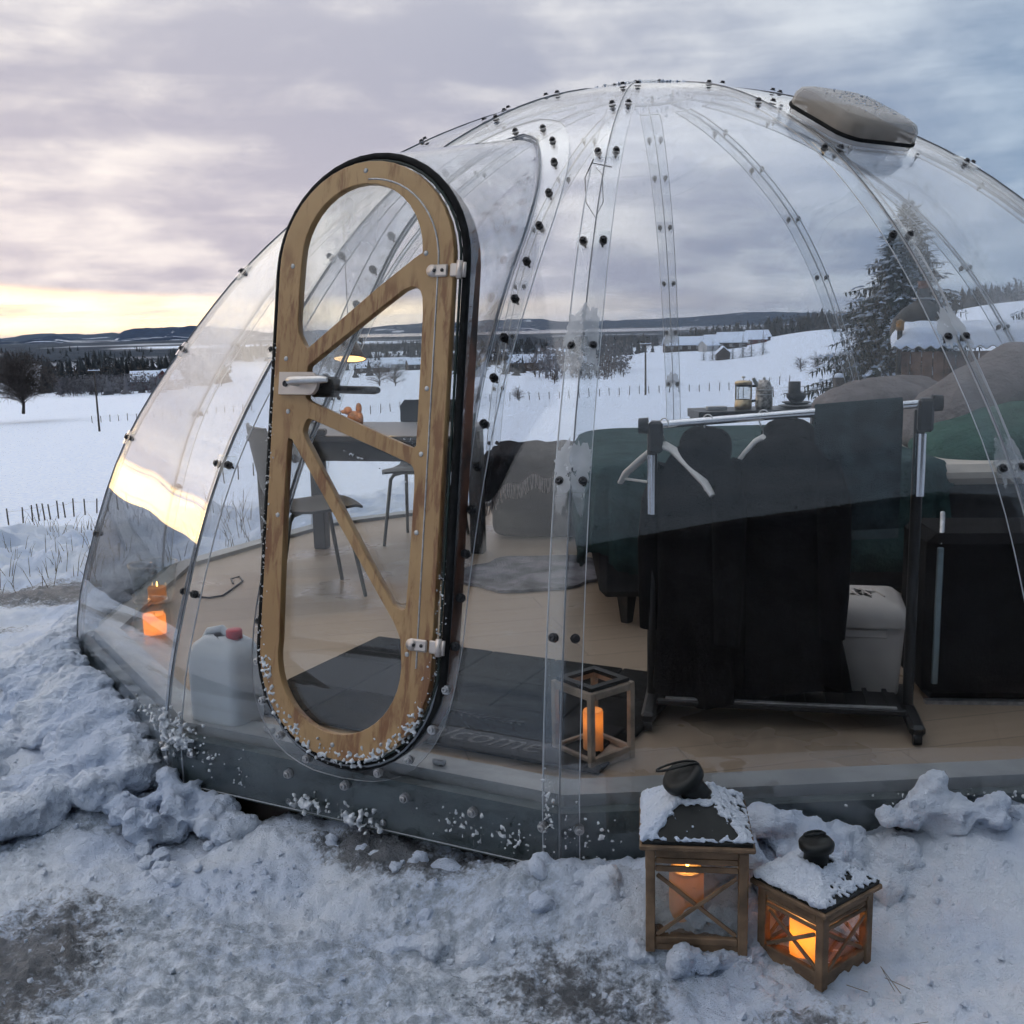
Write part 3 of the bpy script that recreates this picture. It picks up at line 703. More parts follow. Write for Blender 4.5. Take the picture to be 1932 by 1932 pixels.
# ------------------------------------------------------------------ shed outside on the right
M_plank = mat('weathered_planks', (.17, .105, .075), .8, 0, .35, 5, .2, 30)
M_iron = mat('corrugated_iron', (.30, .30, .30), .5, .6, .2, 5)
sp = aty(1697, 655, 14.); SL = 3.0; SW = 1.5
gzs = tz(sp.x+1, 14.3)
t = thing('wood_shed', 'low weathered plank shed with snow on its corrugated roof', 'shed', (sp.x, 14.0, gzs), R(-19))
H = sp.z-gzs-.06
for i in range(22):
    MB().box((.07+i*.137, random.uniform(-.008, .008), H/2-.15), (.128, .035, H+.3), bev=.006).build('plank', M_plank, t)
for i in range(9): MB().box((.02, .14+i*.157, H/2-.15), (.035, .148, H+.3), bev=.006).build('plank', M_plank, t)
rf = MB(); rows = []; rn = []
for k in range(2):
    yy = -.16+k*(SW+.3); row = []
    for i in range(121): row.append((-.1+i*.0265, yy, H+.05+.1*k+.022*math.sin(i*2*math.pi/5.5)))
    rows.append(row); rn.append([(0, 0, 1)]*121)
rf.slab(rows, rn, .006).build('roof', M_iron, t)
sr = []
for k in range(13):
    f = k/12.; yy = -.15+f*(SW+.28); row = []
    for i in range(121):
        ex = min(1., min(i, 120-i)/9.); ey = min(1., min(k+.9, 12-k+.5)/2.2)
        top_ = .23*(1-(1-ex)**2.2)*(1-(1-ey)**2.2)+.02*float(vnoise(np.array([i*.2]), np.array([k*.5]), 3)[0])
        row.append((-.1+i*.0265, yy, H+.06+.1*f+.022*math.sin(i*2*math.pi/5.5)*(1-min(1, top_*9))+top_))
    if k == 0: sr.append([(x_, y_-.012, H+.058+.022*math.sin(i_*2*math.pi/5.5)) for i_, (x_, y_, z_) in enumerate(row)])
    sr.append(row)
MB().grid(sr).build('snow_cap', M_snow, t)
# black fire bowl hood and post behind the shed
b = aty(1738, 632, 15.6); t = thing('fire_hood', 'black bell-shaped fire hood with a rusty neck behind the shed roof', 'fire hood', (b.x, b.y, tz(b.x, b.y)))
hz = b.z-tz(b.x, b.y)
M_iron_b = mat('black_iron', (.014, .014, .014), .55, .3, .3, 6)
MB().lathe([(.02, 0), (.43, 0), (.44, .05), (.40, .22), (.28, .37), (.14, .46), (.085, .50), (.08, .66), (.0, .66)], 24, (0, 0, hz)).build('hood', M_iron_b, t)
MB().lathe([(.075, .50), (.07, .74), (.085, .76), (.0, .77)], 14, (0, 0, hz)).build('neck', mat('rusty_iron', (.22, .08, .035), .8, .2, .3, 20), t)
MB().tube([(.13*math.cos(a), .13*math.sin(a), hz+.52) for a in np.linspace(0, 6.283, 20)], .010, 6).build('ring', M_zinc, t)
for a in (0, 2.1, 4.2): MB().tube([(.36*math.cos(a), .36*math.sin(a), -.1), (.36*math.cos(a), .36*math.sin(a), hz+.03)], .025, 6).build('leg', M_iron_b, t)
b = aty(1697, 720, 13.9); b2 = aty(1697, 604, 13.9)
t = thing('torch_post', 'black garden torch post at the left corner of the shed', 'post', (b.x-.02, b.y, tz(b.x, b.y)))
hz = b2.z-tz(b.x, b.y)
MB().tube([(0, 0, -.2), (0, 0, hz-.13)], .035, 8).build('pole', M_iron_b, t)
MB().lathe([(0, -.14), (.05, -.13), (.055, -.02), (.03, 0), (0, .01)], 10, (0, 0, hz)).build('burner', mat('brass_worn', (.30, .16, .05), .5, .5, .3, 20), t)

# ------------------------------------------------------------------ haze
M_haze = bpy.data.materials.new('air_haze'); M_haze.use_nodes = True; ht = M_haze.node_tree; ht.nodes.clear()
pv = ht.nodes.new('ShaderNodeVolumePrincipled'); pv.inputs['Color'].default_value = (.58, .74, 1.0, 1); pv.inputs['Density'].default_value = 1.5e-5; pv.inputs['Anisotropy'].default_value = .2
ho = ht.nodes.new('ShaderNodeOutputMaterial'); ht.links.new(pv.outputs[0], ho.inputs['Volume'])
MB().box((0, 0, 40), (54000, 54000, 300)).build('haze', M_haze, kind='stuff')

# ================================================================== THE DOME
DOME = thing('clear_dome', 'large transparent acrylic dome with bolted ribs, oval door and grey base', 'dome', (CX, CY, 0))
_pr = [(2.665, .04), (2.662, .2), (2.635, .4), (2.56, .66), (2.40, 1.06), (2.15, 1.435), (1.86, 1.775), (1.50, 2.075), (1.08, 2.305), (.65, 2.465), (.40, 2.525), (.20, 2.55)]
def _smooth(pr, n):
    P = np.array(pr); t = np.concatenate([[0], np.cumsum(np.hypot(*np.diff(P, axis=0).T))]); m = np.gradient(P, t, axis=0)
    tt = np.linspace(0, t[-1], n); k = np.clip(np.searchsorted(t, tt)-1, 0, len(t)-2); h = (t[k+1]-t[k])[:, None]; u = ((tt-t[k])/(t[k+1]-t[k]))[:, None]
    return (2*u**3-3*u**2+1)*P[k]+(u**3-2*u**2+u)*h*m[k]+(-2*u**3+3*u**2)*P[k+1]+(u**3-u**2)*h*m[k+1]
PROF = _smooth(_pr, 160); PZ = PROF[:, 1]; PR_ = PROF[:, 0]
C15, S15 = math.cos(R(15)), math.sin(R(15))
def prof_r(z): return float(np.interp(z, PZ, PR_))
def slope(z): e = .02; return (prof_r(z+e)-prof_r(z-e))/(2*e)
class Gore:
    def __init__(s, az): s.n = Vector((math.cos(R(az)), math.sin(R(az)), 0)); s.t = Vector((-s.n.y, s.n.x, 0)); s.az = az
    def hw(s, z): return prof_r(z)*S15
    def nrm(s, z): d = slope(z)*C15; v = s.n-Vector((0, 0, d)); return v.normalized()
    def p(s, sx_, z, off=0.): return s.n*(prof_r(z)*C15)+s.t*sx_+Vector((0, 0, z))+s.nrm(z)*off
GORES = [Gore(DOME_A0+15+30*k) for k in range(12)]     # 0: right of the door rib, 11: door, 10: left of the door
ZB, ZT = .085, 2.545
def zlev(n, a=ZB, b=ZT):                               # levels evenly spaced along the profile
    i0 = np.searchsorted(PZ, a); i1 = np.searchsorted(PZ, b); return [float(np.interp(k, range(i0, i1+1), PZ[i0:i1+1])) for k in np.linspace(i0, i1, n)]
LV = zlev(34)
for k, g in enumerate(GORES):
    if k == 11: continue
    rows = []; nr = []
    for z in LV:
        h = g.hw(z)-.003; rows.append([g.p(h*u, z) for u in (-1, -.5, 0, .5, 1)]); nr.append([g.nrm(z)]*5)
    MB().slab(rows, nr, .006, 0, 1).build('panel', [M_acr, M_edge], DOME)

# door panel with its opening, flange and hood
gd = GORES[11]
root = [(0, .262), (.10, .275), (.20, .325), (.275, .42), (.315, .58), (.318, .80), (.298, 1.08), (.272, 1.28), (.255, 1.466), (.247, 1.64), (.238, 1.816), (.200, 1.969), (.140, 2.075), (.075, 2.15), (0, 2.18)]
flan = [(0, .222), (.12, .232), (.24, .285), (.325, .40), (.362, .58), (.362, .80), (.355, 1.08), (.343, 1.28), (.338, 1.5), (.332, 1.69), (.315, 1.884), (.270, 2.04), (.190, 2.16), (.10, 2.235), (0, 2.262)]
outer = [(0, ZB), (.3, ZB), (gd.hw(ZB)-.003, ZB)]+[(gd.hw(z)-.003, z) for z in zlev(24, .2, 2.5)]+[(gd.hw(ZT)-.003, ZT), (0, ZT)]
def resamp(poly, n):
    P = np.array(poly); t = np.concatenate([[0], np.cumsum(np.hypot(*np.diff(P, axis=0).T))]); tt = np.linspace(0, t[-1], n)
    return list(zip(np.interp(tt, t, P[:, 0]), np.interp(tt, t, P[:, 1])))
def cat_smooth(poly, n): return [tuple(q) for q in _smooth(poly, n)]
NH = 48
def loop(half):                                        # right half mirrored to a closed loop
    return half+[(-a, b) for a, b in half[-2:0:-1]]
rootL = loop(cat_smooth(root, NH)); flanL = loop(cat_smooth(flan, NH)); outL = loop(resamp(outer, NH))
rows = []; nr = []
for f in [i/14. for i in range(15)]:
    pts = [(a[0]*(1-f)+b[0]*f, a[1]*(1-f)+b[1]*f) for a, b in zip(rootL, outL)]
    rows.append([gd.p(a, b) for a, b in pts]); nr.append([gd.nrm(b) for a, b in pts])
MB().slab(rows, nr, .006, 0, 1, closed=True).build('panel', [M_acr, M_edge], DOME)
rows = []; nr = []
for f in (0, .33, .66, 1.):
    pts = [(a[0]*(1-f)+b[0]*f, a[1]*(1-f)+b[1]*f) for a, b in zip(rootL, flanL)]
    rows.append([gd.p(a, b, .012) for a, b in pts]); nr.append([gd.nrm(b) for a, b in pts])
MB().slab(rows, nr, .006, 0, 1, closed=True).build('hood_flange', [M_strip, M_edge], DOME)
# door plane
DV = (-.31*gd.n+Vector((0, 0, 1.75))).normalized(); DN = (1.75*gd.n+Vector((0, 0, .31))).normalized(); DP = gd.n*2.57+Vector((0, 0, .25))
def dp(s, v, off=0.): return DP+gd.t*s+DV*v+DN*off
def stadium(hw, H, v0, n):
    """right half from bottom centre to top centre"""
    pts = []; a = H-2*hw
    for i in range(25): th = -math.pi/2+math.pi/2*i/24; pts.append((hw*math.cos(th), v0+hw+hw*math.sin(th)))
    for i in range(25): th = math.pi/2*i/24; pts.append((hw*math.cos(th), v0+hw+a+hw*math.sin(th)))
    return resamp(pts, n)
DH = 1.777
stad = loop(stadium(.33, DH, 0, NH))
def seam_tube(name, pts, r, m, par, n=6): return MB().tube(pts, r, n, caps=False).build(name, m, par)
rows = []
for f in [i/9. for i in range(10)]:
    e = f*f*.35+f*.65
    rows.append([gd.p(a[0], a[1], .004)*(1-e)+dp(b[0], b[1], -.004)*e for a, b in zip(rootL, stad)])
nn = len(rows[0]); nr = []
for i, rw in enumerate(rows):
    q = []
    for j in range(nn):
        tl = rw[(j+1) % nn]-rw[j-1]; ts = rows[min(i+1, 9)][j]-rows[max(i-1, 0)][j]
        v = tl.cross(ts); v = v.normalized() if v.length > 1e-7 else DN.copy()
        ctr = dp(0, stad[j][1], 0); 
        q.append(v if v.dot(rw[j]-(rows[0][j]*.0+dp(0, .9, 0))) > 0 else -v)
    nr.append(q)
MB().slab(rows, nr, .006, 0, 1, closed=True).build('door_hood', [M_hood, M_edge_d], DOME)
seam_tube('hood_seam', [gd.p(a, b, .016) for a, b in rootL+rootL[:1]], .0035, M_edge_d, DOME)
# jamb ring inside the mouth of the hood
M_jamb = mat('brown_jamb', (.14, .055, .028), .55, 0, .45, 5, .1, 30)
j1 = loop(stadium(.322, DH-.016, .008, NH)); rows = [[dp(a, b, o_) for a, b in j1] for o_ in (-.075, -.012)]
cdr = [[(dp(a, b, 0)-dp(0, b, 0)).normalized() if abs(a) > .02 else (DV*(1 if b > .9 else -1)) for a, b in j1]]*2
MB().slab(rows, cdr, .008, closed=True).build('door_jamb', M_jamb, DOME)

# ---- door leaf
M_tan = bpy.data.materials.new('tan_weathered_frame'); M_tan.use_nodes = True
b_ = NB(M_tan.node_tree); p_ = M_tan.node_tree.nodes['Principled BSDF']; ob_ = b_.n('ShaderNodeTexCoord').outputs['Object']
mp_ = b_.n('ShaderNodeMapping'); mp_.inputs['Scale'].default_value = (26, 26, 3.2); M_tan.node_tree.links.new(ob_, mp_.inputs[0])
base_ = b_.mix(b_.ss(b_.noise(ob_, 2.2, 5, .6), .3, .7), (.36, .21, .088), (.48, .305, .142))
stk = b_.m('MULTIPLY', b_.ss(b_.noise(mp_.outputs[0], 1., 5, .65, .4), .46, .64), b_.ss(b_.noise(ob_, 3.1, 3), .33, .56))
M_tan.node_tree.links.new(b_.mix(b_.m('MULTIPLY', stk, .85), base_, (.19, .075, .03)), p_.inputs['Base Color']); p_.inputs['Roughness'].default_value = .36
def chaikin(P, it=2):
    for _ in range(it):
        Q = []
        for i in range(len(P)):
            a, b = P[i], P[(i+1) % len(P)]; Q += [(a[0]*.75+b[0]*.25, a[1]*.75+b[1]*.25), (a[0]*.25+b[0]*.75, a[1]*.25+b[1]*.75)]
        P = Q
    return P
def arc(cx_, cy_, r, a0, a1, n=14): return [(cx_+r*math.cos(R(a0+(a1-a0)*i/n)), cy_+r*math.sin(R(a0+(a1-a0)*i/n))) for i in range(n+1)]
h1 = arc(-.015, 1.478, .208, 0, 180, 18)+[(-.226, 1.40), (-.227, 1.30), (-.222, 1.262), (-.200, 1.228), (-.186, 1.216), (-.16, 1.234), (.05, 1.386), (.165, 1.462)]
h2 = [(-.182, 1.160), (-.175, 1.170), (.10, 1.352), (.15, 1.384), (.188, 1.382), (.204, 1.345), (.206, 1.20), (.207, .955), (.205, .935), (.18, .938), (-.155, 1.056), (-.181, 1.068), (-.182, 1.08)]
h3 = [(-.172, 1.010), (-.155, 1.008), (.17, .898), (.198, .886), (.208, .862), (.207, .70), (.203, .50), (.20, .482), (.18, .482), (.150, .50), (-.165, .935), (-.186, .965), (-.183, .99)]
h4 = [(-.241, .935), (-.238, .95), (-.225, .947), (-.20, .915), (.11, .515), (.165, .445), (.19, .40)]+arc(-.018, .318, .216, 8, -188, 24)+[(-.236, .50), (-.241, .80)]
def frame_mesh(name, outer_, holes, depth, bev):
    cu_ = bpy.data.curves.new(name, 'CURVE'); cu_.dimensions = '2D'; cu_.fill_mode = 'BOTH'; cu_.extrude = depth/2; cu_.bevel_depth = bev; cu_.bevel_resolution = 1; cu_.offset = -bev
    for poly in [outer_]+holes:
        sp_ = cu_.splines.new('POLY'); sp_.points.add(len(poly)-1); sp_.use_cyclic_u = True
        for q, (a, b) in zip(sp_.points, poly): q.co = (a, b, 0, 1)
    o = bpy.data.objects.new(name, cu_); COL.objects.link(o); dg = bpy.context.evaluated_depsgraph_get(); me = bpy.data.meshes.new_from_object(o.evaluated_get(dg))
    bpy.data.objects.remove(o); return me
DM = Matrix(((gd.t.x, DV.x, DN.x, DP.x), (gd.t.y, DV.y, DN.y, DP.y), (gd.t.z, DV.z, DN.z, DP.z), (0, 0, 0, 1)))
fo = [(a-.004, b) for a, b in loop(stadium(.299, DH-.056, .028, NH))]
me = frame_mesh('door', fo, [h1, chaikin(h2, 1), chaikin(h3, 1), h4], .022, .002)
me.transform(DM @ Matrix.Translation((0, 0, .020))); me.materials.clear(); me.materials.append(M_tan)
DOOR = link('door', me, DOME, label='tall oval door with a tan rust-streaked frame and diagonal braces')
lp = loop(stadium(.312, DH-.03, .015, NH))
pl = MB(); pl.M = DM; n_ = len(lp)
for off, rev in ((-.002, True), (.006, False)):
    idx = list(range(n_)); pl.add([(a, b, off) for a, b in lp], [idx[::-1] if rev else idx], 0)
pl.add([(a, b, -.002) for a, b in lp]+[(a, b, .006) for a, b in lp], [(i, (i+1) % n_, n_+(i+1) % n_, n_+i) for i in range(n_)], 1)
pl.build('door_pane', [M_glass, M_edge_d], DOOR)
sg = MB(); sg.M = DM; gl_ = loop(stadium(.322, DH-.018, .009, NH))
sg.tube([(a, b, .006) for a, b in gl_+gl_[:1]], .0118, 8, caps=False); sg.build('door_seal', M_rubber, DOOR)
g2 = MB(); g2.M = DM; q = stadium(.307, DH-.044, .022, NH)
g2.tube([(a, b, .012) for a, b in loop(q)+loop(q)[:1]], .0045, 6, caps=False).build('seal_line', mat('green_black_seal', (.02, .035, .03), .4), DOOR)
g3 = MB(); g3.M = DM; q = [x_ for x_ in stadium(.247, DH-.16, .08, 70)][14:]
g3.tube([(a, b, .033) for a, b in q], .0028, 6).build('trim_wire', M_zinc, DOOR)
for s, v in [(-.012, 1.722), (-.255, 1.46), (-.262, 1.186), (.205, 1.475), (.232, 1.10), (.225, .918), (.224, .70), (-.244, 1.03), (-.262, .721), (-.262, .24), (.215, .36), (-.02, .07)]:
    m_ = MB(); m_.M = DM @ Matrix.Translation((s, v, .031)); m_.lathe([(.0075, 0), (.0075, .003), (.004, .0045), (0, .0045)], 8); m_.build('screw', M_zinc, DOOR)
for v in (1.424, .39):
    m_ = MB(); m_.M = DM @ Matrix.Translation((.262, v, .037))
    m_.box((-.006, 0, 0), (.05, .034, .010), bev=.004); m_.lathe([(.017, -.005), (.017, .005), (0, .005)], 14, (-.031, 0, 0)); m_.box((.040, 0, 0), (.028, .036, .008), bev=.003)
    m_.M = m_.M @ Matrix.Rotation(R(90), 4, 'X'); m_.lathe([(0, -.024), (.009, -.024), (.009, .024), (0, .024)], 10, (.055, 0, 0)); m_.lathe([(0, -.02), (.006, -.02), (.006, .02), (0, .02)], 10, (.067, -.004, 0))
    hg = m_.build('hinge', mat('hinge_steel', (.62, .55, .50), .35, .7, .05), DOOR)
    for dx in (-.022, .003):
        m2 = MB(); m2.M = DM @ Matrix.Translation((.262+dx, v, .042)); m2.lathe([(.005, 0), (.005, .0025), (0, .003)], 10).build('screw', M_bolt, hg)
m_ = MB(); m_.M = DM @ Matrix.Translation((-.205, 1.112, .039)); m_.prism([(-.068, -.033), (.045, -.033)]+[(.045+.026*math.sin(R(a)), -.033*math.cos(R(a))) for a in range(15, 180, 15)]+[(.045, .033), (-.068, .033)], -.006, .008)
HP = m_.build('handle_plate', mat('satin_plate', (.60, .52, .46), .38, .6, .05), DOOR)
m_ = MB(); m_.M = DM @ Matrix.Translation((-.247, 1.110, .048)); m_.lathe([(.009, 0), (.009, .004), (.0065, .005), (.0065, .002), (0, .002)], 14).build('lock_cylinder', M_bolt, HP)
m_ = MB(); m_.M = DM; m_.tube([(-.205, 1.113, .045), (-.205, 1.113, .078), (-.198, 1.114, .092), (-.18, 1.115, .097), (-.085, 1.117, .097), (-.065, 1.117, .090)], [.011, .011, .0115, .0115, .0115, .008], 12).build('door_lever', M_steel, HP)
m_ = MB(); m_.M = DM; m_.box((-.150, 1.108, -.016), (.10, .06, .024), bev=.008); m_.tube([(-.14, 1.108, -.02), (-.14, 1.108, -.075), (-.12, 1.108, -.085), (-.02, 1.107, -.085), (-.005, 1.107, -.080)], [.012, .012, .012, .012, .009], 12).build('door_lever', M_bolt, HP)

# ---- frost and rime on the door
def shard(mb, c, r, rnd):
    q = Euler((rnd.uniform(0, 6), rnd.uniform(0, 6), 0)).to_matrix(); c = Vector(c); u = rnd.uniform
    vs = [q @ Vector(v) + c for v in ((r*u(.5, 1.2), 0, r*u(-.3, .3)), (-r*u(.5, 1.2), 0, r*u(-.3, .3)), (0, r*u(.5, 1.2), 0), (0, -r*u(.5, 1.2), r*u(-.3, .3)), (0, 0, r*u(.5, 1.2)), (0, 0, -r*u(.5, 1.2)))]
    mb.add(vs, [(0, 2, 4), (2, 1, 4), (1, 3, 4), (3, 0, 4), (2, 0, 5), (1, 2, 5), (3, 1, 5), (0, 3, 5)])
rnd = random.Random(4); fr_ = MB(); fr_.M = DM
full = loop(stadium(.306, DH-.046, .022, 160)); nf = len(full)
for i, (a, b) in enumerate(full):
    dens = 0
    if a < -.2 and .25 < b < 1.25: dens = 5
    if b < .30: dens = 20
    if a > .2 and .2 < b < .62: dens = 6
    for _ in range(dens):
        if rnd.random() < .72: shard(fr_, (a+rnd.gauss(0, .010)-(a*.06 if b < .3 else 0), b+rnd.gauss(0, .010)+(.03*abs(rnd.gauss(0, .6)) if b < .28 else 0), .022+rnd.uniform(-.01, .016)), rnd.uniform(.002, .009 if b < .3 else .0065), rnd)
for _ in range(90):
    u = rnd.random(); s = -.06+u*.25; v = .985-.35*(s+.1)-.045-rnd.random()*.03*rnd.random(); shard(fr_, (s, v, .008), rnd.uniform(.0015, .004), rnd)
for _ in range(110):
    s = .2-abs(rnd.gauss(0, .05)); v = .935+abs(rnd.gauss(0, .05)); shard(fr_, (s, v, .008), rnd.uniform(.0012, .003), rnd)
M_rime = mat('rime_ice', (.66, .69, .73), .35, 0, .15, 60)
rm_ = fr_.build('rime', M_rime, DOOR, 'stuff'); md = rm_.modifiers.new('crust', 'REMESH'); md.mode = 'VOXEL'; md.voxel_size = .0026; md.use_smooth_shade = True

# ---- ribs: cover strips, seams, clips, bolts
def orient(nrm, up=Vector((0, 0, 1))):
    z = nrm.normalized(); x = up.cross(z); x = x.normalized() if x.length > .05 else Vector((1, 0, 0)); y = z.cross(x)
    return Matrix(((x.x, y.x, z.x, 0), (x.y, y.y, z.y, 0), (x.z, y.z, z.z, 0), (0, 0, 0, 1)))
bm_ = MB()
bm_.lathe([(.0, .0005), (.0155, .0005), (.0155, .0035), (.0105, .0035)], 14, sm=False)
bm_.lathe([(.0105, .0035), (.0105, .011), (.0085, .0125), (.0045, .0125), (.0045, .008), (0, .008)], 8, sm=False)
bm_.lathe([(0, -.038), (.0045, -.038), (.0045, -.022), (.0105, -.022), (.0105, -.013), (.017, -.013), (.017, -.0095), (0, -.0095)], 8, sm=False)
BOLT = bm_.mesh('bolt', M_bolt); bm_.mesh
BOLT_Z = bm_.mesh('bolt', M_zinc); [m_b.transform(Matrix.Scale(.80, 4)) for m_b in (BOLT, BOLT_Z)]
def bolt(p, n, me=BOLT, sc=1., par=None):
    o = link('bolt', me, par or DOME); o.matrix_basis = Matrix.Translation(p) @ orient(n) @ Matrix.Rotation(random.uniform(0, 6), 4, 'Z') @ Matrix.Scale(sc, 4); return o
LEVELS = [.685, 1.08, 1.44, 1.755, 2.075, 2.31, 2.455]
for k in range(12):
    ga, gb = GORES[k-1], GORES[k]                       # rib between these two
    def rp(u, z, off):                                  # u<0 on ga side, >0 on gb side
        return ga.p(ga.hw(z)+u, z, off) if u < 0 else (gb.p(-gb.hw(z)+u, z, off) if u > 0 else (ga.p(ga.hw(z), z, off)+gb.p(-gb.hw(z), z, off))*.5)
    rows = []; nr = []
    for z in LV[:-1]:
        wd = min(.052, ga.hw(z)*.55)
        rows.append([rp(u*wd, z, -.0075) for u in (-1, -.5, 0, .5, 1)]); nr.append([ga.nrm(z)]*2+[(ga.nrm(z)+gb.nrm(z)).normalized()]+[gb.nrm(z)]*2)
    MB().slab(rows, nr, .005, 0, 1).build('joint_strip', [M_strip, M_edge], DOME)
    seam_tube('seam', [rp(0, z, .0015) for z in LV], .0022, M_edge_d, DOME, 5)
    for e in (-1, 1): seam_tube('strip_edge', [rp(e*min(.053, ga.hw(z)*.56), z, -.007) for z in LV[:-1]], .0013, M_edge, DOME, 4)
    for li, z in enumerate(LEVELS):
        wd = min(.031, ga.hw(z)*.3)
        for e, g in ((-1, ga), (1, gb)):
            bolt(rp(e*wd, z, .009 if z > .7 else .002), g.nrm(z))
        if .7 < z < 2.2:
            hz_ = .026; rows = []; nr = []
            for zz in (z-hz_, z, z+hz_): rows.append([rp(u*.052, zz, .0085) for u in (-1, -.5, 0, .5, 1)]); nr.append([ga.nrm(zz)]*2+[(ga.nrm(zz)+gb.nrm(zz)).normalized()]+[gb.nrm(zz)]*2)
            MB().slab(rows, nr, .006, 0, 1).build('clip', [M_strip, M_strip], DOME)
# frost films round the lower bolts of the ribs one looks straight at
rnd = random.Random(9)
def film(g, s0, z0, rx, rz_, seed):
    rows = [[], []]; pts = []
    for i in range(64):
        th = 6.283*i/64; q_ = .30+1.15*float(fbm(np.array([math.cos(th)*2.6+seed]), np.array([math.sin(th)*2.6]), 4, seed, .65)[0])
        pts.append((s0+rx*q_*math.cos(th), z0+rz_*q_*math.sin(th)))
    vs = [g.p(s0, z0, .0105)]+[g.p(a, b, .0105) for a, b in pts]; vi = [g.p(s0, z0, .0092)]+[g.p(a, b, .0092) for a, b in pts]
    m_ = MB(); m_.add(vs, [(0, 1+i, 1+(i+1) % 64) for i in range(64)]); m_.add(vi, [(0, 1+(i+1) % 64, 1+i) for i in range(64)]); m_.build('frost_film', M_frost, DOME)
for z, rx, rz_ in ((1.49, .030, .075), (1.40, .032, .05), (1.13, .032, .055), (1.05, .02, .06)):
    film(GORES[11], GORES[11].hw(z)-.022, z, rx, rz_, int(z*100)); film(GORES[0], -GORES[0].hw(z)+.022, z, rx, rz_, int(z*90))
for z, rx, rz_ in ((1.10, .032, .07), (1.47, .03, .06)):
    film(GORES[0], GORES[0].hw(z)-.022, z, rx, rz_, int(z*70)); film(GORES[1], -GORES[1].hw(z)+.02, z, rx, rz_, int(z*60))
for z in (1.40, 1.10): film(GORES[5], GORES[5].hw(z)-.02, z, .03, .06, int(z*50)); film(GORES[6], -GORES[6].hw(z)+.02, z, .03, .06, int(z*55))
# bolts along the hood flange
mid = [((a[0]+b[0])/2, (a[1]+b[1])/2) for a, b in zip(cat_smooth(root, 200), cat_smooth(flan, 200))]
dist = 0; nxt = .12
for i in range(1, 200):
    dist += math.hypot(mid[i][0]-mid[i-1][0], mid[i][1]-mid[i-1][1])
    if dist > nxt:
        nxt += .118
        for e in (-1, 1): bolt(gd.p(e*mid[i][0], mid[i][1], .015), gd.nrm(mid[i][1]), BOLT if mid[i][1] > .6 else BOLT_Z)
# crown ring and cap
MB().lathe([(.14, 2.549), (.24, 2.545), (.255, 2.556), (.25, 2.568), (.14, 2.575), (.13, 2.562), (.14, 2.549)], 36).build('crown_ring', [M_strip], DOME)
MB().lathe([(0, 2.60), (.08, 2.597), (.14, 2.585), (.175, 2.572), (.175, 2.566), (.14, 2.578), (.08, 2.59), (0, 2.593)], 36).build('crown_cap', M_strip, DOME)
for i in range(12): bolt(Vector((.205*math.cos(R(i*30+12)), .205*math.sin(R(i*30+12)), 2.570)), Vector((0, 0, 1)), BOLT, .8)
fs = MB(); rnd = random.Random(2)
for i in range(170):
    a = rnd.uniform(0, 6.283); r_ = rnd.uniform(.12, .42); z = float(np.interp(r_, PR_[::-1], PZ[::-1]))
    shard(fs, (r_*math.cos(a), r_*math.sin(a), z+.004), rnd.uniform(.004, .014), rnd)
fs.build('crown_snow', M_snow, DOME, 'stuff')
# vent housing on the right shoulder
gv = GORES[1]; zc = 2.165; nv = gv.nrm(zc); tv = gv.t; dv = nv.cross(tv)
VM = Matrix(((tv.x, dv.x, nv.x, 0), (tv.y, dv.y, nv.y, 0), (tv.z, dv.z, nv.z, 0), (0, 0, 0, 1))); VM = Matrix.Translation(gv.p(-.15, zc, .0)) @ VM
if dv.z > 0: pass
def rrect(w_, h_, r_, n=7): return arc(w_-r_, h_-r_, r_, 0, 90, n)+arc(-w_+r_, h_-r_, r_, 90, 180, n)+arc(-w_+r_, -h_+r_, r_, 180, 270, n)+arc(w_-r_, -h_+r_, r_, 270, 360, n)
vb = MB(); vb.M = VM; secs = [(.195, .17, .012), (.20, .175, .05), (.197, .173, .080), (.188, .164, .098), (.165, .145, .108), (.11, .09, .112)]
vb.grid([[(x, y, z) for x, y in rrect(a, b, .075)] for a, b, z in secs], 0, True, True); k_ = rrect(.11, .09, .075); vb.add([(x, y, .112) for x, y in k_], [list(range(len(k_)))])
M_vent = bpy.data.materials.new('smoked_vent_cover'); M_vent.use_nodes = True; pv_ = M_vent.node_tree.nodes['Principled BSDF']
pv_.inputs['Base Color'].default_value = (.30, .265, .225, 1); pv_.inputs['Roughness'].default_value = .18; pv_.inputs['Alpha'].default_value = .62
VENT = vb.build('vent_cover', M_vent, DOME)
vb = MB(); vb.M = VM; o1 = rrect(.235, .205, .09); o2 = rrect(.19, .165, .07)
vb.grid([[(x, y, .010) for x, y in o2], [(x, y, .010) for x, y in o1], [(x, y, .003) for x, y in o1], [(x, y, .003) for x, y in o2]], 0, False, True); vb.build('vent_flange', M_strip, VENT)
vb = MB(); vb.M = VM; vb.box((0, 0, .045), (.26, .24, .05), bev=.01); vb.build('vent_fan_box', mat('vent_inner', (.30, .25, .20), .6), VENT)
vs_ = MB(); vs_.M = VM; rnd = random.Random(3)
for i in range(420):
    a_, b_v = rnd.gauss(.02, .075), rnd.gauss(.02, .06)
    if abs(a_) < .15 and abs(b_v) < .13: shard(vs_, (a_, b_v, .111), rnd.uniform(.002, .006), rnd)
sd_ = vs_.build('snow_dust', M_snow, VENT, 'stuff'); md = sd_.modifiers.new('crust', 'REMESH'); md.mode = 'VOXEL'; md.voxel_size = .003; md.use_smooth_shade = True
vb = MB(); vb.M = VM; vb.grid([[(x, y, z) for x, y in rrect(a, b, .077)] for a, b, z in ((.2015, .1765, .030), (.2035, .1785, .034), (.2035, .1785, .040), (.2015, .1765, .044))], 0, True, True); vb.build('vent_seal', M_rubber, VENT)
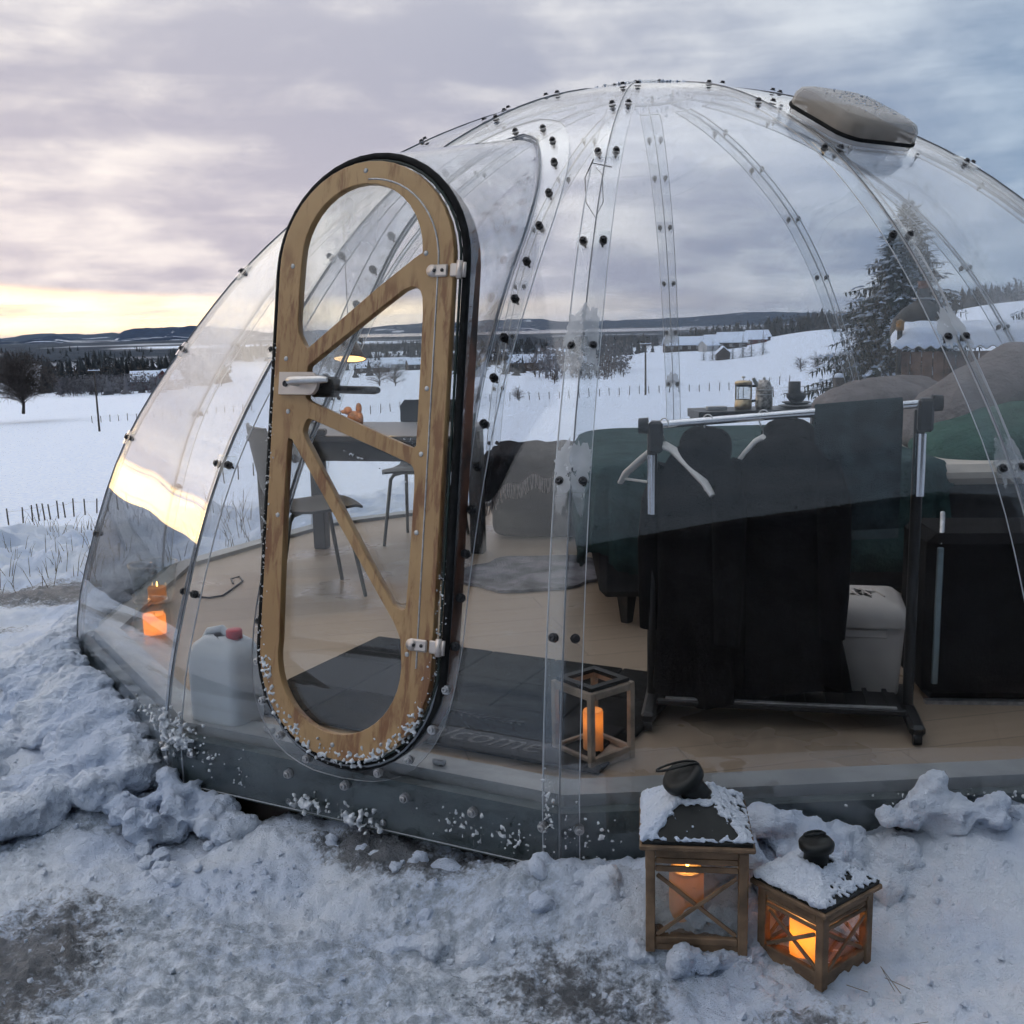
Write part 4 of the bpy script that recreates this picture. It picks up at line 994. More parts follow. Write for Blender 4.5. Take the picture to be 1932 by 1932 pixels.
for a_, b_v in ((-.18, -.187), (.18, -.187), (-.18, .187), (.18, .187)):
    q_v = VM @ Vector((a_, b_v, .012)); bolt(q_v, nv, BOLT_Z, .7, VENT)
# wire loop tied to a bolt beside the hood
w0 = ga = GORES[11].p(GORES[11].hw(2.03)-.035, 2.03, .02)
MB().tube([w0+Vector((.0, 0, 0)), w0+Vector((-.03, -.01, -.06)), w0+Vector((-.028, -.015, -.14)), w0+Vector((.002, -.02, -.19)), w0+Vector((.03, -.01, -.14)), w0+Vector((.028, 0, -.05)), w0+Vector((-.005, 0, -.012)), w0+Vector((.06, -.01, -.028))], .0022, 6).build('tie_wire', M_bolt, DOME)

# ---- base: skirt, rim, floor
def ring(name, o0, o1, z0, z1, m, par, per_side=True):
    for k, g in enumerate(GORES):
        t15 = math.tan(R(15)); a, b = o0*t15, o1*t15
        q = [g.n*o0-g.t*a, g.n*o0+g.t*a, g.n*o1+g.t*b, g.n*o1-g.t*b]
        MB().add([v+Vector((0, 0, z0)) for v in q]+[v+Vector((0, 0, z1)) for v in q], [(3, 2, 1, 0), (4, 5, 6, 7), (0, 1, 5, 4), (2, 3, 7, 6)]).build(name, m, par)
ring('skirt', 2.515, 2.556, .070, .235, M_skirt, DOME)
M_rim = mat('grey_rim', (.30, .31, .31), .4, 0, .1, 6)
ring('floor_rim', 2.40, 2.50, .20, .262, M_rim, DOME)
poly = [(2.42/C15*math.cos(R(DOME_A0+30*k)), 2.42/C15*math.sin(R(DOME_A0+30*k))) for k in range(12)]
MB().prism(poly, .16, .24).build('floor', M_floor, DOME)
for k in (9, 10, 11, 0, 1):
    g = GORES[k]; hwb = 2.56*math.tan(R(15))
    for u in ((-.86, -.3, .0, .3, .62, .93) if k == 11 else (-.93, -.35, .3, .93)):
        bolt(g.n*2.572+g.t*(u*hwb)+Vector((0, 0, .195)), g.n, BOLT_Z, 1.1)
    for u in (-.32, .18): bolt(g.n*2.558+g.t*(u*hwb)+Vector((0, 0, .10)), g.n, BOLT_Z, .8)
for s in (-.36, .26):
    m_ = MB(); m_.M = Matrix.Translation(gd.n*2.462+gd.t*s+Vector((0, 0, .272))) @ orient(Vector((0, 0, 1)), gd.n); m_.box((0, 0, 0), (.04, .018, .018), bev=.004); m_.build('drain_clip', M_pale, DOME)
# sill timber under the skirt
ring('sill', 2.42, 2.50, -.12, .070, M_dkwood, DOME)

# ================================================================== INSIDE THE DOME
FZ = .24
def sell(mb, c, r, e1=.5, e2=.5, rot=None, nz=14, na=28, wr=0., seed=0, mi=0, pinch=0.):
    """superellipsoid: pillows, soft boxes"""
    q = Euler(rot).to_matrix() if rot else Matrix.Identity(3); c = Vector(c)
    sp_ = lambda v, e: math.copysign(abs(v)**e, v); rows = []
    for i in range(nz+1):
        ph = -math.pi/2+math.pi*i/nz; row = []
        for j in range(na):
            th = 2*math.pi*j/na; x = r[0]*sp_(math.cos(ph), e1)*sp_(math.cos(th), e2); y = r[1]*sp_(math.cos(ph), e1)*sp_(math.sin(th), e2); z = r[2]*sp_(math.sin(ph), e1)
            v = Vector((x, y, z))
            if pinch: z *= 1-pinch*max(0, (abs(x)/r[0]*abs(y)/r[1])); v.z = z
            if wr: n_ = mnoise.noise(v*5+Vector((seed*3.7, 0, 0)))*.6+mnoise.noise(Vector((v.x*16+seed, v.y*5, v.z*5)))*.4; v = v*(1+wr*n_)
            row.append(tuple(q @ v+c))
        rows.append(row)
    mb.grid(rows, mi, True, True); return mb
def wax_mat(name, col):
    m = bpy.data.materials.new(name); m.use_nodes = True; m.node_tree.nodes.clear(); b = NB(m.node_tree); L = m.node_tree.links.new
    d = b.n('ShaderNodeBsdfDiffuse'); d.inputs[0].default_value = (*col, 1); t_ = b.n('ShaderNodeBsdfTranslucent'); t_.inputs[0].default_value = (1, .62, .25, 1)
    mx = b.n('ShaderNodeMixShader'); mx.inputs[0].default_value = .55; L(d.outputs[0], mx.inputs[1]); L(t_.outputs[0], mx.inputs[2])
    o = b.n('ShaderNodeOutputMaterial'); L(mx.outputs[0], o.inputs[0]); return m
M_wax = wax_mat('candle_wax', (.72, .55, .38))
M_flame = bpy.data.materials.new('flame'); M_flame.use_nodes = True; M_flame.node_tree.nodes['Principled BSDF'].inputs['Emission Color'].default_value = (1, .55, .12, 1); M_flame.node_tree.nodes['Principled BSDF'].inputs['Emission Strength'].default_value = 9
def lamp_light(parent, name, loc, e, col, rad=.008, typ='POINT', **kw):
    l = bpy.data.lights.new(name, typ); l.energy = e; l.color = col; l.shadow_soft_size = rad
    for k, v in kw.items(): setattr(l, k, v)
    o = bpy.data.objects.new(name, l); COL.objects.link(o); o.parent = parent; o.location = loc; return o
def candle(label, loc, r, h, glow, out, name='candle', flame=True, lvl=.6):
    t = thing(name, label, 'candle', loc, 0, 'candles')
    MB().lathe([(0, 0), (r*.97, 0), (r, .004), (r, h-.006), (r*.93, h), (r*.8, h-.003), (r*.5, h-.012), (0, h-.014)], 24).build('wax', M_wax, t)
    MB().tube([(0, 0, h-.016), (.002, 0, h+.004)], .0012, 5).build('wick', M_black, t)
    if flame: MB().lathe([(0, .003), (.0035, .008), (.0045, .014), (.003, .023), (0, .034)], 10, (.002, 0, h-.004)).build('flame', M_flame, t)
    lamp_light(t, 'wax_glow', (0, 0, h*lvl), glow, (1, .42, .07), r*.3); lamp_light(t, 'flame_light', (.002, 0, h+.014), out, (1, .50, .16), .006)
    return t

# ---- lanterns
M_lantern_wood = mat('lantern_wood', (.19, .12, .07), .7, 0, .25, 12, .1, 60); M_lm = mat('lantern_iron', (.012, .014, .014), .45, .4, .3, 10)
def lantern(name, label, loc, rz, w, hb, hr, hc, ch_tilt, snow, louvers=2, xbars=True, roof=True, post=.022, wood_m=None, panes=True):
    M_lw = wood_m or M_lantern_wood
    t = thing(name, label, 'lantern', loc, rz, 'lanterns'); a = w/2-post/2
    for x in (-a, a):
        for y in (-a, a): MB().box((x, y, hb/2), (post, post, hb), bev=.002).build('post', M_lw, t)
    MB().box((0, 0, .012), (w-post*.6, w-post*.6, .016)).build('tray', M_lw, t)
    for k in range(4):
        m = MB(); m.M = Matrix.Rotation(R(90*k), 4, 'Z'); L = w-2*post
        m.box((0, -a, hb-.012), (L-.001, post*.8, .022), bev=.002); m.build('rail', M_lw, t)
        m = MB(); m.M = Matrix.Rotation(R(90*k), 4, 'Z'); m.box((0, -a, .030), (L-.001, post*.7, .018), bev=.002); m.build('rail', M_lw, t)
        zt = hb-.024; ls = .02*min(1, w/.235)**1.6
        for i in range(louvers):
            m = MB(); m.M = Matrix.Rotation(R(90*k), 4, 'Z'); m.box((0, -a, zt-ls*.5-i*ls), (L-.001, post*.7, ls*.66), (R(-25), 0, 0), bev=.002); m.build('louver', M_lw, t)
        z1 = zt-louvers*ls-.002 if louvers else zt; z0 = .041
        m = MB(); m.M = Matrix.Rotation(R(90*k), 4, 'Z'); m.box((0, -a+.005, (z0+z1)/2), (L+.004, .0025, z1-z0+.006))
        if panes: m.build('pane', M_pane, t)
        if xbars:
            for s in (-1, 1):
                ang = math.atan2(z1-z0, L); m = MB(); m.M = Matrix.Rotation(R(90*k), 4, 'Z'); m.box((0, -a-.003-.003*s, (z0+z1)/2), (math.hypot(L, z1-z0)-.012, .006, .009), (0, -s*ang, 0), bev=.001); m.build('cross_bar', M_lw, t)
    if roof:
        W = w/2+.014
        MB().box((0, 0, hb+.007), (W*2, W*2, .013), bev=.003).build('roof_board', M_lw, t)
        rf = MB(); q0 = W-.006; q1 = w*.17
        rf.add([(sx_*q, sy_*q, z) for q, z in ((q0, hb+.014), (q0, hb+.022), (q1, hb+hr)) for sx_, sy_ in ((-1, -1), (1, -1), (1, 1), (-1, 1))], [(0, 1, 5, 4), (1, 2, 6, 5), (2, 3, 7, 6), (3, 0, 4, 7), (4, 5, 9, 8), (5, 6, 10, 9), (6, 7, 11, 10), (7, 4, 8, 11), (8, 9, 10, 11), (3, 2, 1, 0)]).build('roof', M_lm, t)
        cm = MB(); cm.M = Matrix.Translation((0, 0, hb+hr-.006)) @ Matrix.Rotation(-ch_tilt, 4, 'Y') @ Matrix.Rotation(ch_tilt*.5, 4, 'X')
        cw = w*.19; cm.lathe([(cw*.86, 0), (cw*.8, hc*.3), (cw*.8, hc*.55), (cw*1.12, hc*.62), (cw*1.15, hc*.80), (cw*.95, hc*.92), (cw*.7, hc*.90), (cw*.35, hc*.97), (0, hc*.98)], 20); ch = cm.build('chimney', M_lm, t)
        rg = MB(); rg.M = cm.M; rg.tube([(cw*1.05*math.cos(a_), cw*.15+cw*.55*math.sin(a_)*.4, hc*.86+cw*.75*abs(math.sin(a_/2))) for a_ in np.linspace(0, 6.283, 22)], .003, 6); rg.build('ring_handle', M_lm, ch)
        if snow:
            sn = MB(); rnd = random.Random(int(w*1000)); pts = []
            for i in range(snow):
                u = rnd.random(); f = rnd.choice((0, 1, 2, 3, 3, 3)); v = rnd.uniform(-1, 1)
                q = q0+(q1-q0)*(1-u); zz = hb+.022+(hr-.022)*(1-u)
                if f == 0 and .10 < (1-u) < .86 and abs(v) < .80 and w > .2 and rnd.random() > .02: continue
                x, y = [(v*q, -q), (q, v*q), (v*q, q), (-q, v*q)][f]
                shard(sn, (x, y, zz+.003), rnd.uniform(.003, .014 if f in (2, 3) else .008), rnd)
            so = sn.build('snow_cap', M_snow, t, 'stuff')
            md = so.modifiers.new('r', 'REMESH'); md.mode = 'VOXEL'; md.voxel_size = .0035; md.use_smooth_shade = True
    return t
LT = lantern('lantern', 'tall wooden lantern with tilted black chimney standing in the snow', (.422, 2.39, .045), R(-7), .235, .262, .085, .085, .5, 3600)
candle('pale pillar candle with a small flame in the tall outdoor lantern', (.405, 2.40, .067), .042, .128, .030, .35, lvl=.9)
LS = lantern('lantern', 'small wooden lantern with glowing orange candle, right of the tall one', (.683, 2.275, .025), R(37), .185, .185, .062, .068, .06, 2200)
candle('bright orange candle inside the small outdoor lantern', (.668, 2.265, .047), .044, .118, .36, .55, flame=False, lvl=.5)
LI = lantern('lantern', 'open wooden lantern frame on the floor inside the dome', (.225, 2.985, FZ), R(38), .175, .235, 0, 0, 0, 0, louvers=0, xbars=False, roof=False, post=.018, wood_m=mat('pale_lantern_wood', (.36, .28, .21), .65, 0, .2, 12), panes=False)
m = MB(); m.box((0, -.064, .241), (.150, .022, .011)); m.box((0, .064, .241), (.150, .022, .011)); m.box((-.064, 0, .241), (.022, .106, .011)); m.box((.064, 0, .241), (.022, .106, .011)); m.build('top_frame', M_lm, LI)
candle('tall peach pillar candle in the lantern inside the dome', (.225, 2.985, FZ+.021), .030, .125, .045, .04, flame=False, lvl=.75)

# ---- glass candle jars by the left wall
def jar(name, label, loc, prof, th=.003):
    inn = [(max(r_-th, 0), z+(th if i == 0 else 0)) for i, (r_, z) in enumerate(prof)]
    t = thing(name, label, 'jar', loc); MB().lathe([(0, prof[0][1])]+prof+inn[::-1]+[(0, inn[0][1])], 28).build('glass', M_glass, t)
    r_, z = prof[-1]; MB().tube([((r_-th/2)*math.cos(a), (r_-th/2)*math.sin(a), z) for a in np.linspace(0, 6.283, 29)], .003, 6, caps=False).build('rim', M_strip, t)
p = atz(290, 1196, FZ)
jar('candle_jar', 'squat glass jar holding the bright orange candle by the left wall', (p.x, p.y, FZ), [(.045, .0), (.072, .006), (.078, .03), (.078, .085), (.066, .125), (.060, .135), (.070, .15)])
candle('bright orange candle in the squat jar by the left wall', (p.x+.008, p.y, FZ+.005), .047, .085, .30, .10, flame=False, lvl=.45)
p = atz(294, 1136, FZ)
jar('hurricane_glass', 'wide clear hurricane glass behind the squat candle jar', (p.x, p.y, FZ), [(.06, .0), (.075, .005), (.095, .06), (.11, .16), (.115, .19)])
candle('dim pinkish candle in the hurricane glass behind the jar', (p.x+.01, p.y, FZ+.006), .043, .07, .03, .05, lvl=.5)

# ---- water canister
p = atz(432, 1362, FZ); M_can = mat('milky_plastic', (.58, .61, .62), .35, 0, .05, 4)
t = thing('water_canister', 'white plastic water canister with a red cap beside the door', 'canister', (p.x, p.y, FZ), R(-26))
cb = MB(); hw_ = .105; secs = [(.085, .06, 0), (.10, .075, .008), (.103, .078, .03), (.103, .078, .22), (.100, .076, .245), (.085, .066, .275), (.060, .045, .295), (.03, .03, .300)]
cb.grid([[(x, y, z) for x, y in rrect(a, b, .035, 5)] for a, b, z in secs], 0, True, True); cb.build('body', M_can, t)
MB().tube([(-.085, 0, .262), (-.055, 0, .305), (0, 0, .318), (.02, 0, .300)], .013, 10).build('handle', M_can, t)
MB().lathe([(.0, .292), (.026, .292), (.026, .318), (.022, .322), (0, .322)], 16, (.048, 0, 0)).build('cap', mat('red_cap', (.50, .03, .045), .4), t)

# ---- floor mats
M_mat = mat('rubber_mat', (.009, .009, .009), .9, 0, .35, 25, .3, 120, spec=.15)
def on_door_axes(o_, s_): v = gd.n*o_+gd.t*s_; return (CX+v.x, CY+v.y)
x, y = on_door_axes(1.86, .02)
t = thing('rubber_mat', 'large black rubber tile mat inside the door', 'mat', (x, y, FZ+.004), R(-117+90))
for i in range(5):
    for j in range(3): MB().box((-.54+i*.27, -.30+j*.30, .006), (.264, .294, .012), bev=.003).build('tile', M_mat, t)
x, y = on_door_axes(2.16, .26)
t = thing('welcome_mat', 'black doormat with white script at the door sill', 'mat', (x, y, FZ+.018), R(-117+90))
MB().box((0, 0, .005), (.78, .34, .010), bev=.003).build('mat_body', M_rubber, t)
fc = bpy.data.curves.new('script', 'FONT'); fc.body = 'Welcome'; fc.size = .14; fc.shear = .35; fc.align_x = 'CENTER'; fc.extrude = .0006
fo_ = bpy.data.objects.new('script', fc); COL.objects.link(fo_); dg = bpy.context.evaluated_depsgraph_get(); fm = bpy.data.meshes.new_from_object(fo_.evaluated_get(dg)); bpy.data.objects.remove(fo_)
M_print = mat('white_print', (.065, .062, .06), .8, 0, .3, 60); fm.materials.clear(); fm.materials.append(M_print); o = link('lettering', fm, t); o.location = (-.05, -.13, .0112)
sm_ = MB(); sm_.tube([(-.30+.03*i, .07+.012*math.sin(i*.5), .0115) for i in range(14)], .0025, 5)
for i in range(13):
    for s in (-1, 1): sm_.add([(-.30+.03*i, .07, .0118), (-.285+.03*i, .07+s*.012, .0118), (-.27+.03*i, .07+s*.026, .0118), (-.278+.03*i, .07+s*.008, .0118)], [(0, 1, 2, 3)])
sm_.build('sprig', M_print, t)

# ---- rugs
def rug_mat():
    m = mat('mottled_hide', (.33, .31, .33), .9, 0, .2, 5, .6, 80, col2=(.045, .043, .05)); return m
M_rug = rug_mat()
def rug(label, cx_, cy_, rx, ry, seed, rz=0):
    t = []; n = 60
    for i in range(n):
        th = 6.283*i/n; q_ = .72+.55*float(fbm(np.array([math.cos(th)*1.3+seed]), np.array([math.sin(th)*1.3]), 3, seed)[0]); t.append((rx*q_*math.cos(th), ry*q_*math.sin(th)))
    o = MB().prism(t, 0, .014).build('hide_rug', M_rug); o.location = (cx_, cy_, FZ+.003); o.rotation_euler.z = rz; tag(o, label, 'rug', 'hide rugs')
rug('mottled grey hide rug on the floor in front of the ottoman', .10, 5.33, .42, .40, 2, R(10))
rug('mottled grey hide rug behind the hanging coats', .95, 3.98, .40, .27, 6)

# ---- dining table, chairs, lamp
M_tbl = mat('grey_stained_table', (.042, .038, .034), .35, 0, .15, 6); M_ttop = mat('grey_table_top', (.10, .094, .088), .3, 0, .12, 4)
t = thing('dining_table', 'dark grey dining table seen through the door', 'table', (-.74, 5.74, FZ), R(-14))
MB().box((0, 0, .725), (1.10, .78, .03), bev=.004).build('table_top', M_ttop, t)
for sx_ in (-1, 1):
    MB().box((sx_*.485, 0, .655), (.025, .60, .10)).build('apron', M_tbl, t); MB().box((0, sx_*.33, .655), (.92, .025, .10)).build('apron', M_tbl, t)
    for sy_ in (-1, 1): MB().box((sx_*.48, sy_*.325, .352), (.075, .075, .704), bev=.004).build('leg', M_tbl, t)
M_chair = mat('dark_moulded_seat', (.045, .048, .05), .5, 0, .12, 4); M_cleg = mat('grey_green_tube', (.13, .13, .115), .4, .5)
def chair(label, x, y, rz):
    t = thing('chair', label, 'chair', (x, y, FZ), rz, 'chairs at the dining table'); rows = []; nr = []
    prof = [(.21, .44), (.17, .452), (.08, .445), (-.04, .438), (-.13, .445), (-.18, .475), (-.205, .53), (-.222, .62), (-.238, .72), (-.25, .80), (-.255, .835)]
    for i, (xx, zz) in enumerate(prof):
        wd = [.19, .205, .215, .215, .205, .195, .185, .195, .215, .215, .19][i]; row = []; n_ = []
        a = prof[max(i-1, 0)]; b = prof[min(i+1, len(prof)-1)]; d = Vector((b[0]-a[0], 0, b[1]-a[1])).normalized(); nn_ = Vector((d.z, 0, -d.x))
        for u in np.linspace(-1, 1, 9):
            cv = .03*u*u if i > 4 else -.012*u*u+.012; row.append((xx+nn_.x*cv*(1 if i > 4 else 0), u*wd, zz+(cv if i <= 4 else 0))); n_.append(nn_)
        rows.append(row); nr.append(n_)
    MB().slab(rows, nr, .012).build('seat_shell', M_chair, t)
    for sx_, tx in ((.12, .20), (-.12, -.22)):
        for s in (-1, 1): MB().tube([(sx_*.4, s*.10, .425), (sx_, s*.15, .415), (sx_*1.15, s*.165, .39), (tx, s*.20, 0)], [.011, .011, .011, .010], 8).build('leg', M_cleg, t)
    MB().box((0, 0, .422), (.20, .24, .012)).build('seat_bracket', M_cleg, t)
chair('dark moulded chair with tube legs at the near left side of the table', -.98, 5.08, R(25))
chair('dark chair on the far side of the table, only its backrest showing', -.52, 6.33, R(-104))
lp_ = aty(660, 678, 5.35)
t = thing('pendant_lamp', 'lit pendant lamp with a brown conical shade above the table', 'lamp', (lp_.x, lp_.y, lp_.z))
M_shade = mat('brown_shade', (.10, .055, .03), .45, .2, .15, 20)
MB().lathe([(.016, .105), (.03, .098), (.055, .055), (.084, .002), (.081, .0), (.052, .050), (.02, .09), (0, .092)], 28).build('lamp_shade', M_shade, t).rotation_euler.x = R(-14)
M_lampon = bpy.data.materials.new('lamp_disc'); M_lampon.use_nodes = True; b_ = M_lampon.node_tree.nodes['Principled BSDF']; b_.inputs['Emission Color'].default_value = (1, .56, .20, 1); b_.inputs['Emission Strength'].default_value = 2.6
MB().lathe([(0, .004), (.078, .004), (.078, .012), (0, .02)], 24).build('diffuser', M_lampon, t).rotation_euler.x = R(-14)
dd = math.hypot(lp_.x-CX, lp_.y-CY); zt_ = float(np.interp(dd, PR_[::-1], PZ[::-1]))-.06
MB().tube([(0, 0, .10), (0, 0, zt_-lp_.z)], .0025, 6).build('cord', M_black, t)
lamp_light(t, 'lamp_beam', (0, 0, -.01), 6.0, (1, .70, .38), .05, 'SPOT', spot_size=R(150), spot_blend=.6)
p = aty(668, 795, 5.62)
t = thing('wooden_figure', 'small brown carved wooden figure on the dining table', 'figurine', (p.x, p.y, FZ+.742))
M_carv = mat('carved_wood', (.36, .15, .05), .5, 0, .3, 30)
MB().box((0, 0, .012), (.10, .07, .024), bev=.004).build('plinth', M_carv, t)
fb = MB(); sell(fb, (0, 0, .062), (.036, .026, .042), .9, .9); sell(fb, (-.03, 0, .105), (.022, .02, .022), .9, .9); sell(fb, (.028, 0, .115), (.016, .016, .030), .9, .9); sell(fb, (.03, 0, .060), (.02, .022, .04), .9, .9); sell(fb, (-.052, 0, .10), (.016, .01, .01), .9, .9)
fb.build('body', M_carv, t)
p = aty(597, 820, 5.4); o = MB().box((0, 0, .016), (.10, .07, .032), bev=.006).build('small_case', M_black); o.location = (p.x, p.y, FZ+.742); tag(o, 'small black case near the left end of the dining table', 'case')
# cable on the floor
pts = [atz(a, b, FZ) for a, b in ((372, 1128), (395, 1130), (420, 1126), (440, 1112), (458, 1098), (452, 1090), (436, 1094), (440, 1103))]
o = MB().tube([(q_.x, q_.y, FZ+.006) for q_ in pts], .005, 6).build('power_cable', M_black); tag(o, 'thin black cable curling on the floor left of the door', 'cable')

# ---- ottoman with throw
M_otto = mat('grey_upholstery', (.045, .047, .052), .9, 0, .15, 8, .3, 200, spec=.12); M_throw = mat('charcoal_throw', (.024, .024, .028), .95, 0, .2, 12, .6, 160, spec=.12)
t = thing('ottoman', 'grey upholstered ottoman beyond the hide rug', 'ottoman', (.27, 6.62, FZ), R(-8))
ob2 = MB(); sell(ob2, (0, 0, .25), (.36, .36, .25), .22, .22, nz=18, na=40, wr=.02); ob2.build('body', M_otto, t)
MB().tube([(.355*math.cos(a)*(1 if abs(math.cos(a)) < .7 else .98), .355*math.sin(a), .36) for a in np.linspace(0, 6.283, 25)], .006, 5, caps=False).build('seam', M_black, t)
t = thing('throw_blanket', 'charcoal throw blanket with a pale fringe over the ottoman', 'blanket', (.27, 6.62, FZ+.5), R(-8))
rows = []; hem = []
for j in range(27):
    u = -1+2*j/26.; row = []; drop = .10+.16*u*u+.02*math.sin(j*1.1)
    for i in range(19):
        v = i/18.; L_ = .74+drop; s = v*L_
        if s < .72: q_ = (u*.385, .37-s, .016+.008*math.sin(i*1.3+j))
        else: q_ = (u*.385, -.372-.012-.006*math.sin(j*1.7), .012-(s-.72))
        row.append(q_)
    rows.append(row); hem.append(row[-1])
MB().slab([list(r_) for r_ in zip(*rows)], [[(0, 0, 1)]*27 if i < 16 else [(0, -1, 0)]*27 for i in range(19)], .012).build('cloth', M_throw, t)
fg = MB(); rnd = random.Random(8)
for k in range(70):
    f = k/69.*26; j = min(int(f), 25); a = Vector(hem[j]).lerp(Vector(hem[j+1]), f-j); fg.tube([a, a+Vector((rnd.uniform(-.006, .006), -.006, -.04)), a+Vector((rnd.uniform(-.012, .012), -.01, -.085))], [.0042, .004, .003], 5)
fg.build('fringe', mat('pale_wool', (.34, .29, .28), .95, 0, .2, 40), t, 'stuff')

# ---- bed
M_base = mat('charcoal_bed_base', (.045, .047, .05), .9, 0, .15, 8, .2, 200, spec=.12); M_sheet = mat('cream_sheet', (.55, .49, .42), .85, 0, .06, 6, .15, 30)
M_quilt = mat('dark_green_quilt', (.035, .068, .066), .9, 0, .18, 10, .5, 45, spec=.1)
BX, BY, BR = .36, 4.33, R(-2)
t = thing('bed', 'low upholstered double bed under the green quilt', 'bed', (BX, BY, FZ), BR)
MB().box((1.0, .80, .355), (2.0, 1.60, .45), bev=.03).build('base', M_base, t)
MB().box((1.0, .80, .625), (1.985, 1.585, .085), bev=.03).build('mattress', M_sheet, t)
for x in (.12, 1.88):
    for y in (.10, 1.5): MB().lathe([(.025, 0), (.042, .12), (.042, .13)], 4, (x, y, 0), sm=False).build('leg', M_black, t)
t = thing('quilt', 'dark green quilt covering the foot of the bed', 'quilt', (BX, BY, FZ), BR)
L0, W0 = 1.46, 1.66; qx, qy = .70, .80
def rr_loop(hx, hy, r_, n=22): return rrect(hx, hy, r_, n)
lv = [(-.40, .058, .20), (-.32, .050, .19), (-.22, .042, .18), (-.12, .034, .17), (-.05, .022, .16), (-.015, .005, .15), (0, -.03, .14), (.008, -.10, .13)]
rows = []
for dz, ex, rr_ in lv:
    row = []; lpq = rr_loop(L0/2+ex, W0/2+ex, max(rr_, .05), 22)
    for i, (a, b) in enumerate(lpq):
        rp_ = (.022*math.sin(i*.9)+.012*math.sin(i*2.3+1))*min(1, max(0, -dz/.3)); nrm_ = Vector((a, b, 0)).normalized()
        hemz = .05*math.sin(i*.23+1)*min(1, max(0, (-dz-.2)/.2))
        row.append((qx+a+nrm_.x*rp_, qy+b+nrm_.y*rp_, .69+dz+hemz+.012*mnoise.noise(Vector((a*3, b*3, dz)))))
    rows.append(row)
for s in (.8, .5, .2, .01):
    rows.append([(qx+a*s, qy+b*s, .70+.018*mnoise.noise(Vector((a*s*3, b*s*3, 2)))) for a, b in rr_loop(L0/2-.10, W0/2-.10, .13, 22)])
nq = MB().grid(rows, 0, True, True).build('cover', M_quilt, t); sd_m = nq.modifiers.new('t', 'SOLIDIFY'); sd_m.thickness = .012
M_taupe = mat('taupe_linen', (.215, .19, .183), .9, 0, .1, 7, .9, 22, spec=.15); M_green = mat('green_linen', (.045, .105, .08), .9, 0, .14, 7, .9, 22, spec=.15)
def pillow(label, px, py, Yd, r, rot, m, seed):
    c = aty(px, py, Yd); o = sell(MB(), (0, 0, 0), r, .95, .55, nz=26, na=56, wr=.16, seed=seed, pinch=.35).build('pillow', m); o.location = c; o.rotation_euler = rot; tag(o, label, 'pillow', 'pillows on the bed'); return o
pillow('green pillow lying at the near side of the bed head', 1905, 830, 4.68, (.42, .27, .155), (R(6), R(-12), R(2)), M_green, 1)
pillow('large taupe pillow propped up at the bed head above the green one', 1850, 752, 4.95, (.40, .20, .155), (R(20), R(-30), R(6)), M_taupe, 2)
pillow('taupe pillow at the back left of the pile, beside the towel', 1640, 760, 5.75, (.30, .22, .13), (0, R(-6), R(10)), M_taupe, 3)
pillow('taupe pillow peeking out between the two other taupe ones', 1712, 752, 5.9, (.26, .20, .13), (0, R(4), 0), M_taupe, 4)
pillow('taupe cushion showing between the coats and the towel', 1540, 868, 4.72, (.17, .14, .10), (R(10), R(-12), R(20)), M_taupe, 5)

# ---- side table with coffee things
ZT_ = aty(1420, 772, 6.45).z; xa = aty(1312, 772, 6.4).x; xb = aty(1560, 772, 6.5).x
t = thing('side_table', 'black side table behind the bed carrying the coffee things', 'table', ((xa+xb)/2, 6.50, FZ), R(2))
M_tb = mat('black_table', (.022, .021, .022), .4, 0, .2, 8)
MB().box((0, 0, ZT_-FZ-.025), (xb-xa, .34, .05), bev=.003).build('table_top', M_tb, t)
for sx_ in (-1, 1):
    for sy_ in (-1, 1): MB().box((sx_*((xb-xa)/2-.03), sy_*.14, (ZT_-FZ-.05)/2), (.035, .035, ZT_-FZ-.05)).build('leg', M_tb, t)
def at_tbl(px, y=6.46): return (aty(px, 765, y).x, y, ZT_)
M_brass = mat('brushed_brass', (.55, .42, .25), .32, .9, .12, 20)
t = thing('french_press', 'glass coffee press with black handle on the side table', 'coffee press', at_tbl(1402), 0)
MB().lathe([(0, .018), (.046, .02), (.046, .155), (.044, .155), (.044, .022), (0, .022)], 24).build('beaker', M_glass, t)
MB().lathe([(.036, 0), (.05, .004), (.052, .02), (.049, .06), (.048, .06)], 24).build('base', M_brass, t)
MB().lathe([(.048, .150), (.052, .15), (.052, .165), (.040, .172), (0, .176)], 24).build('lid', M_brass, t)
MB().lathe([(.047, .138), (.0475, .150)], 24).build('lid_band', M_black, t)
MB().tube([(0, 0, .03), (0, 0, .19)], .0025, 6).build('plunger', M_steel, t); MB().lathe([(0, 0), (.012, .002), (.010, .010), (0, .013)], 10, (0, 0, .188)).build('knob', M_steel, t)
for s in (-1, 1): MB().box((s*.047, -.006, .105), (.008, .004, .09)).build('stay', M_brass, t)
MB().tube([(.048, 0, .140), (.085, 0, .138), (.098, 0, .118), (.098, 0, .075), (.085, 0, .052), (.048, 0, .048)], .008, 8).build('handle', M_black, t)
t = thing('thermos_pot', 'hammered silver pot with a spout on the side table', 'pot', at_tbl(1441), 0)
MB().lathe([(0, 0), (.045, 0), (.052, .02), (.052, .06), (.048, .085), (.049, .115), (.046, .13), (.040, .155), (.028, .172), (0, .178)], 22).build('body', mat('hammered_steel', (.50, .46, .42), .30, .85, .35, 40, .5, 90), t)
MB().tube([(-.030, 0, .135), (-.055, 0, .165), (-.066, 0, .188)], [.016, .012, .011], 8).build('spout', M_steel, t); MB().lathe([(0, 0), (.008, 0), (.010, .012), (0, .018)], 8, (0, 0, .176)).build('knob', M_steel, t)
for zz in (.088, .117): MB().tube([(.0495*math.cos(a), .0495*math.sin(a), zz) for a in np.linspace(0, 6.283, 21)], .003, 5, caps=False).build('band', M_steel, t)
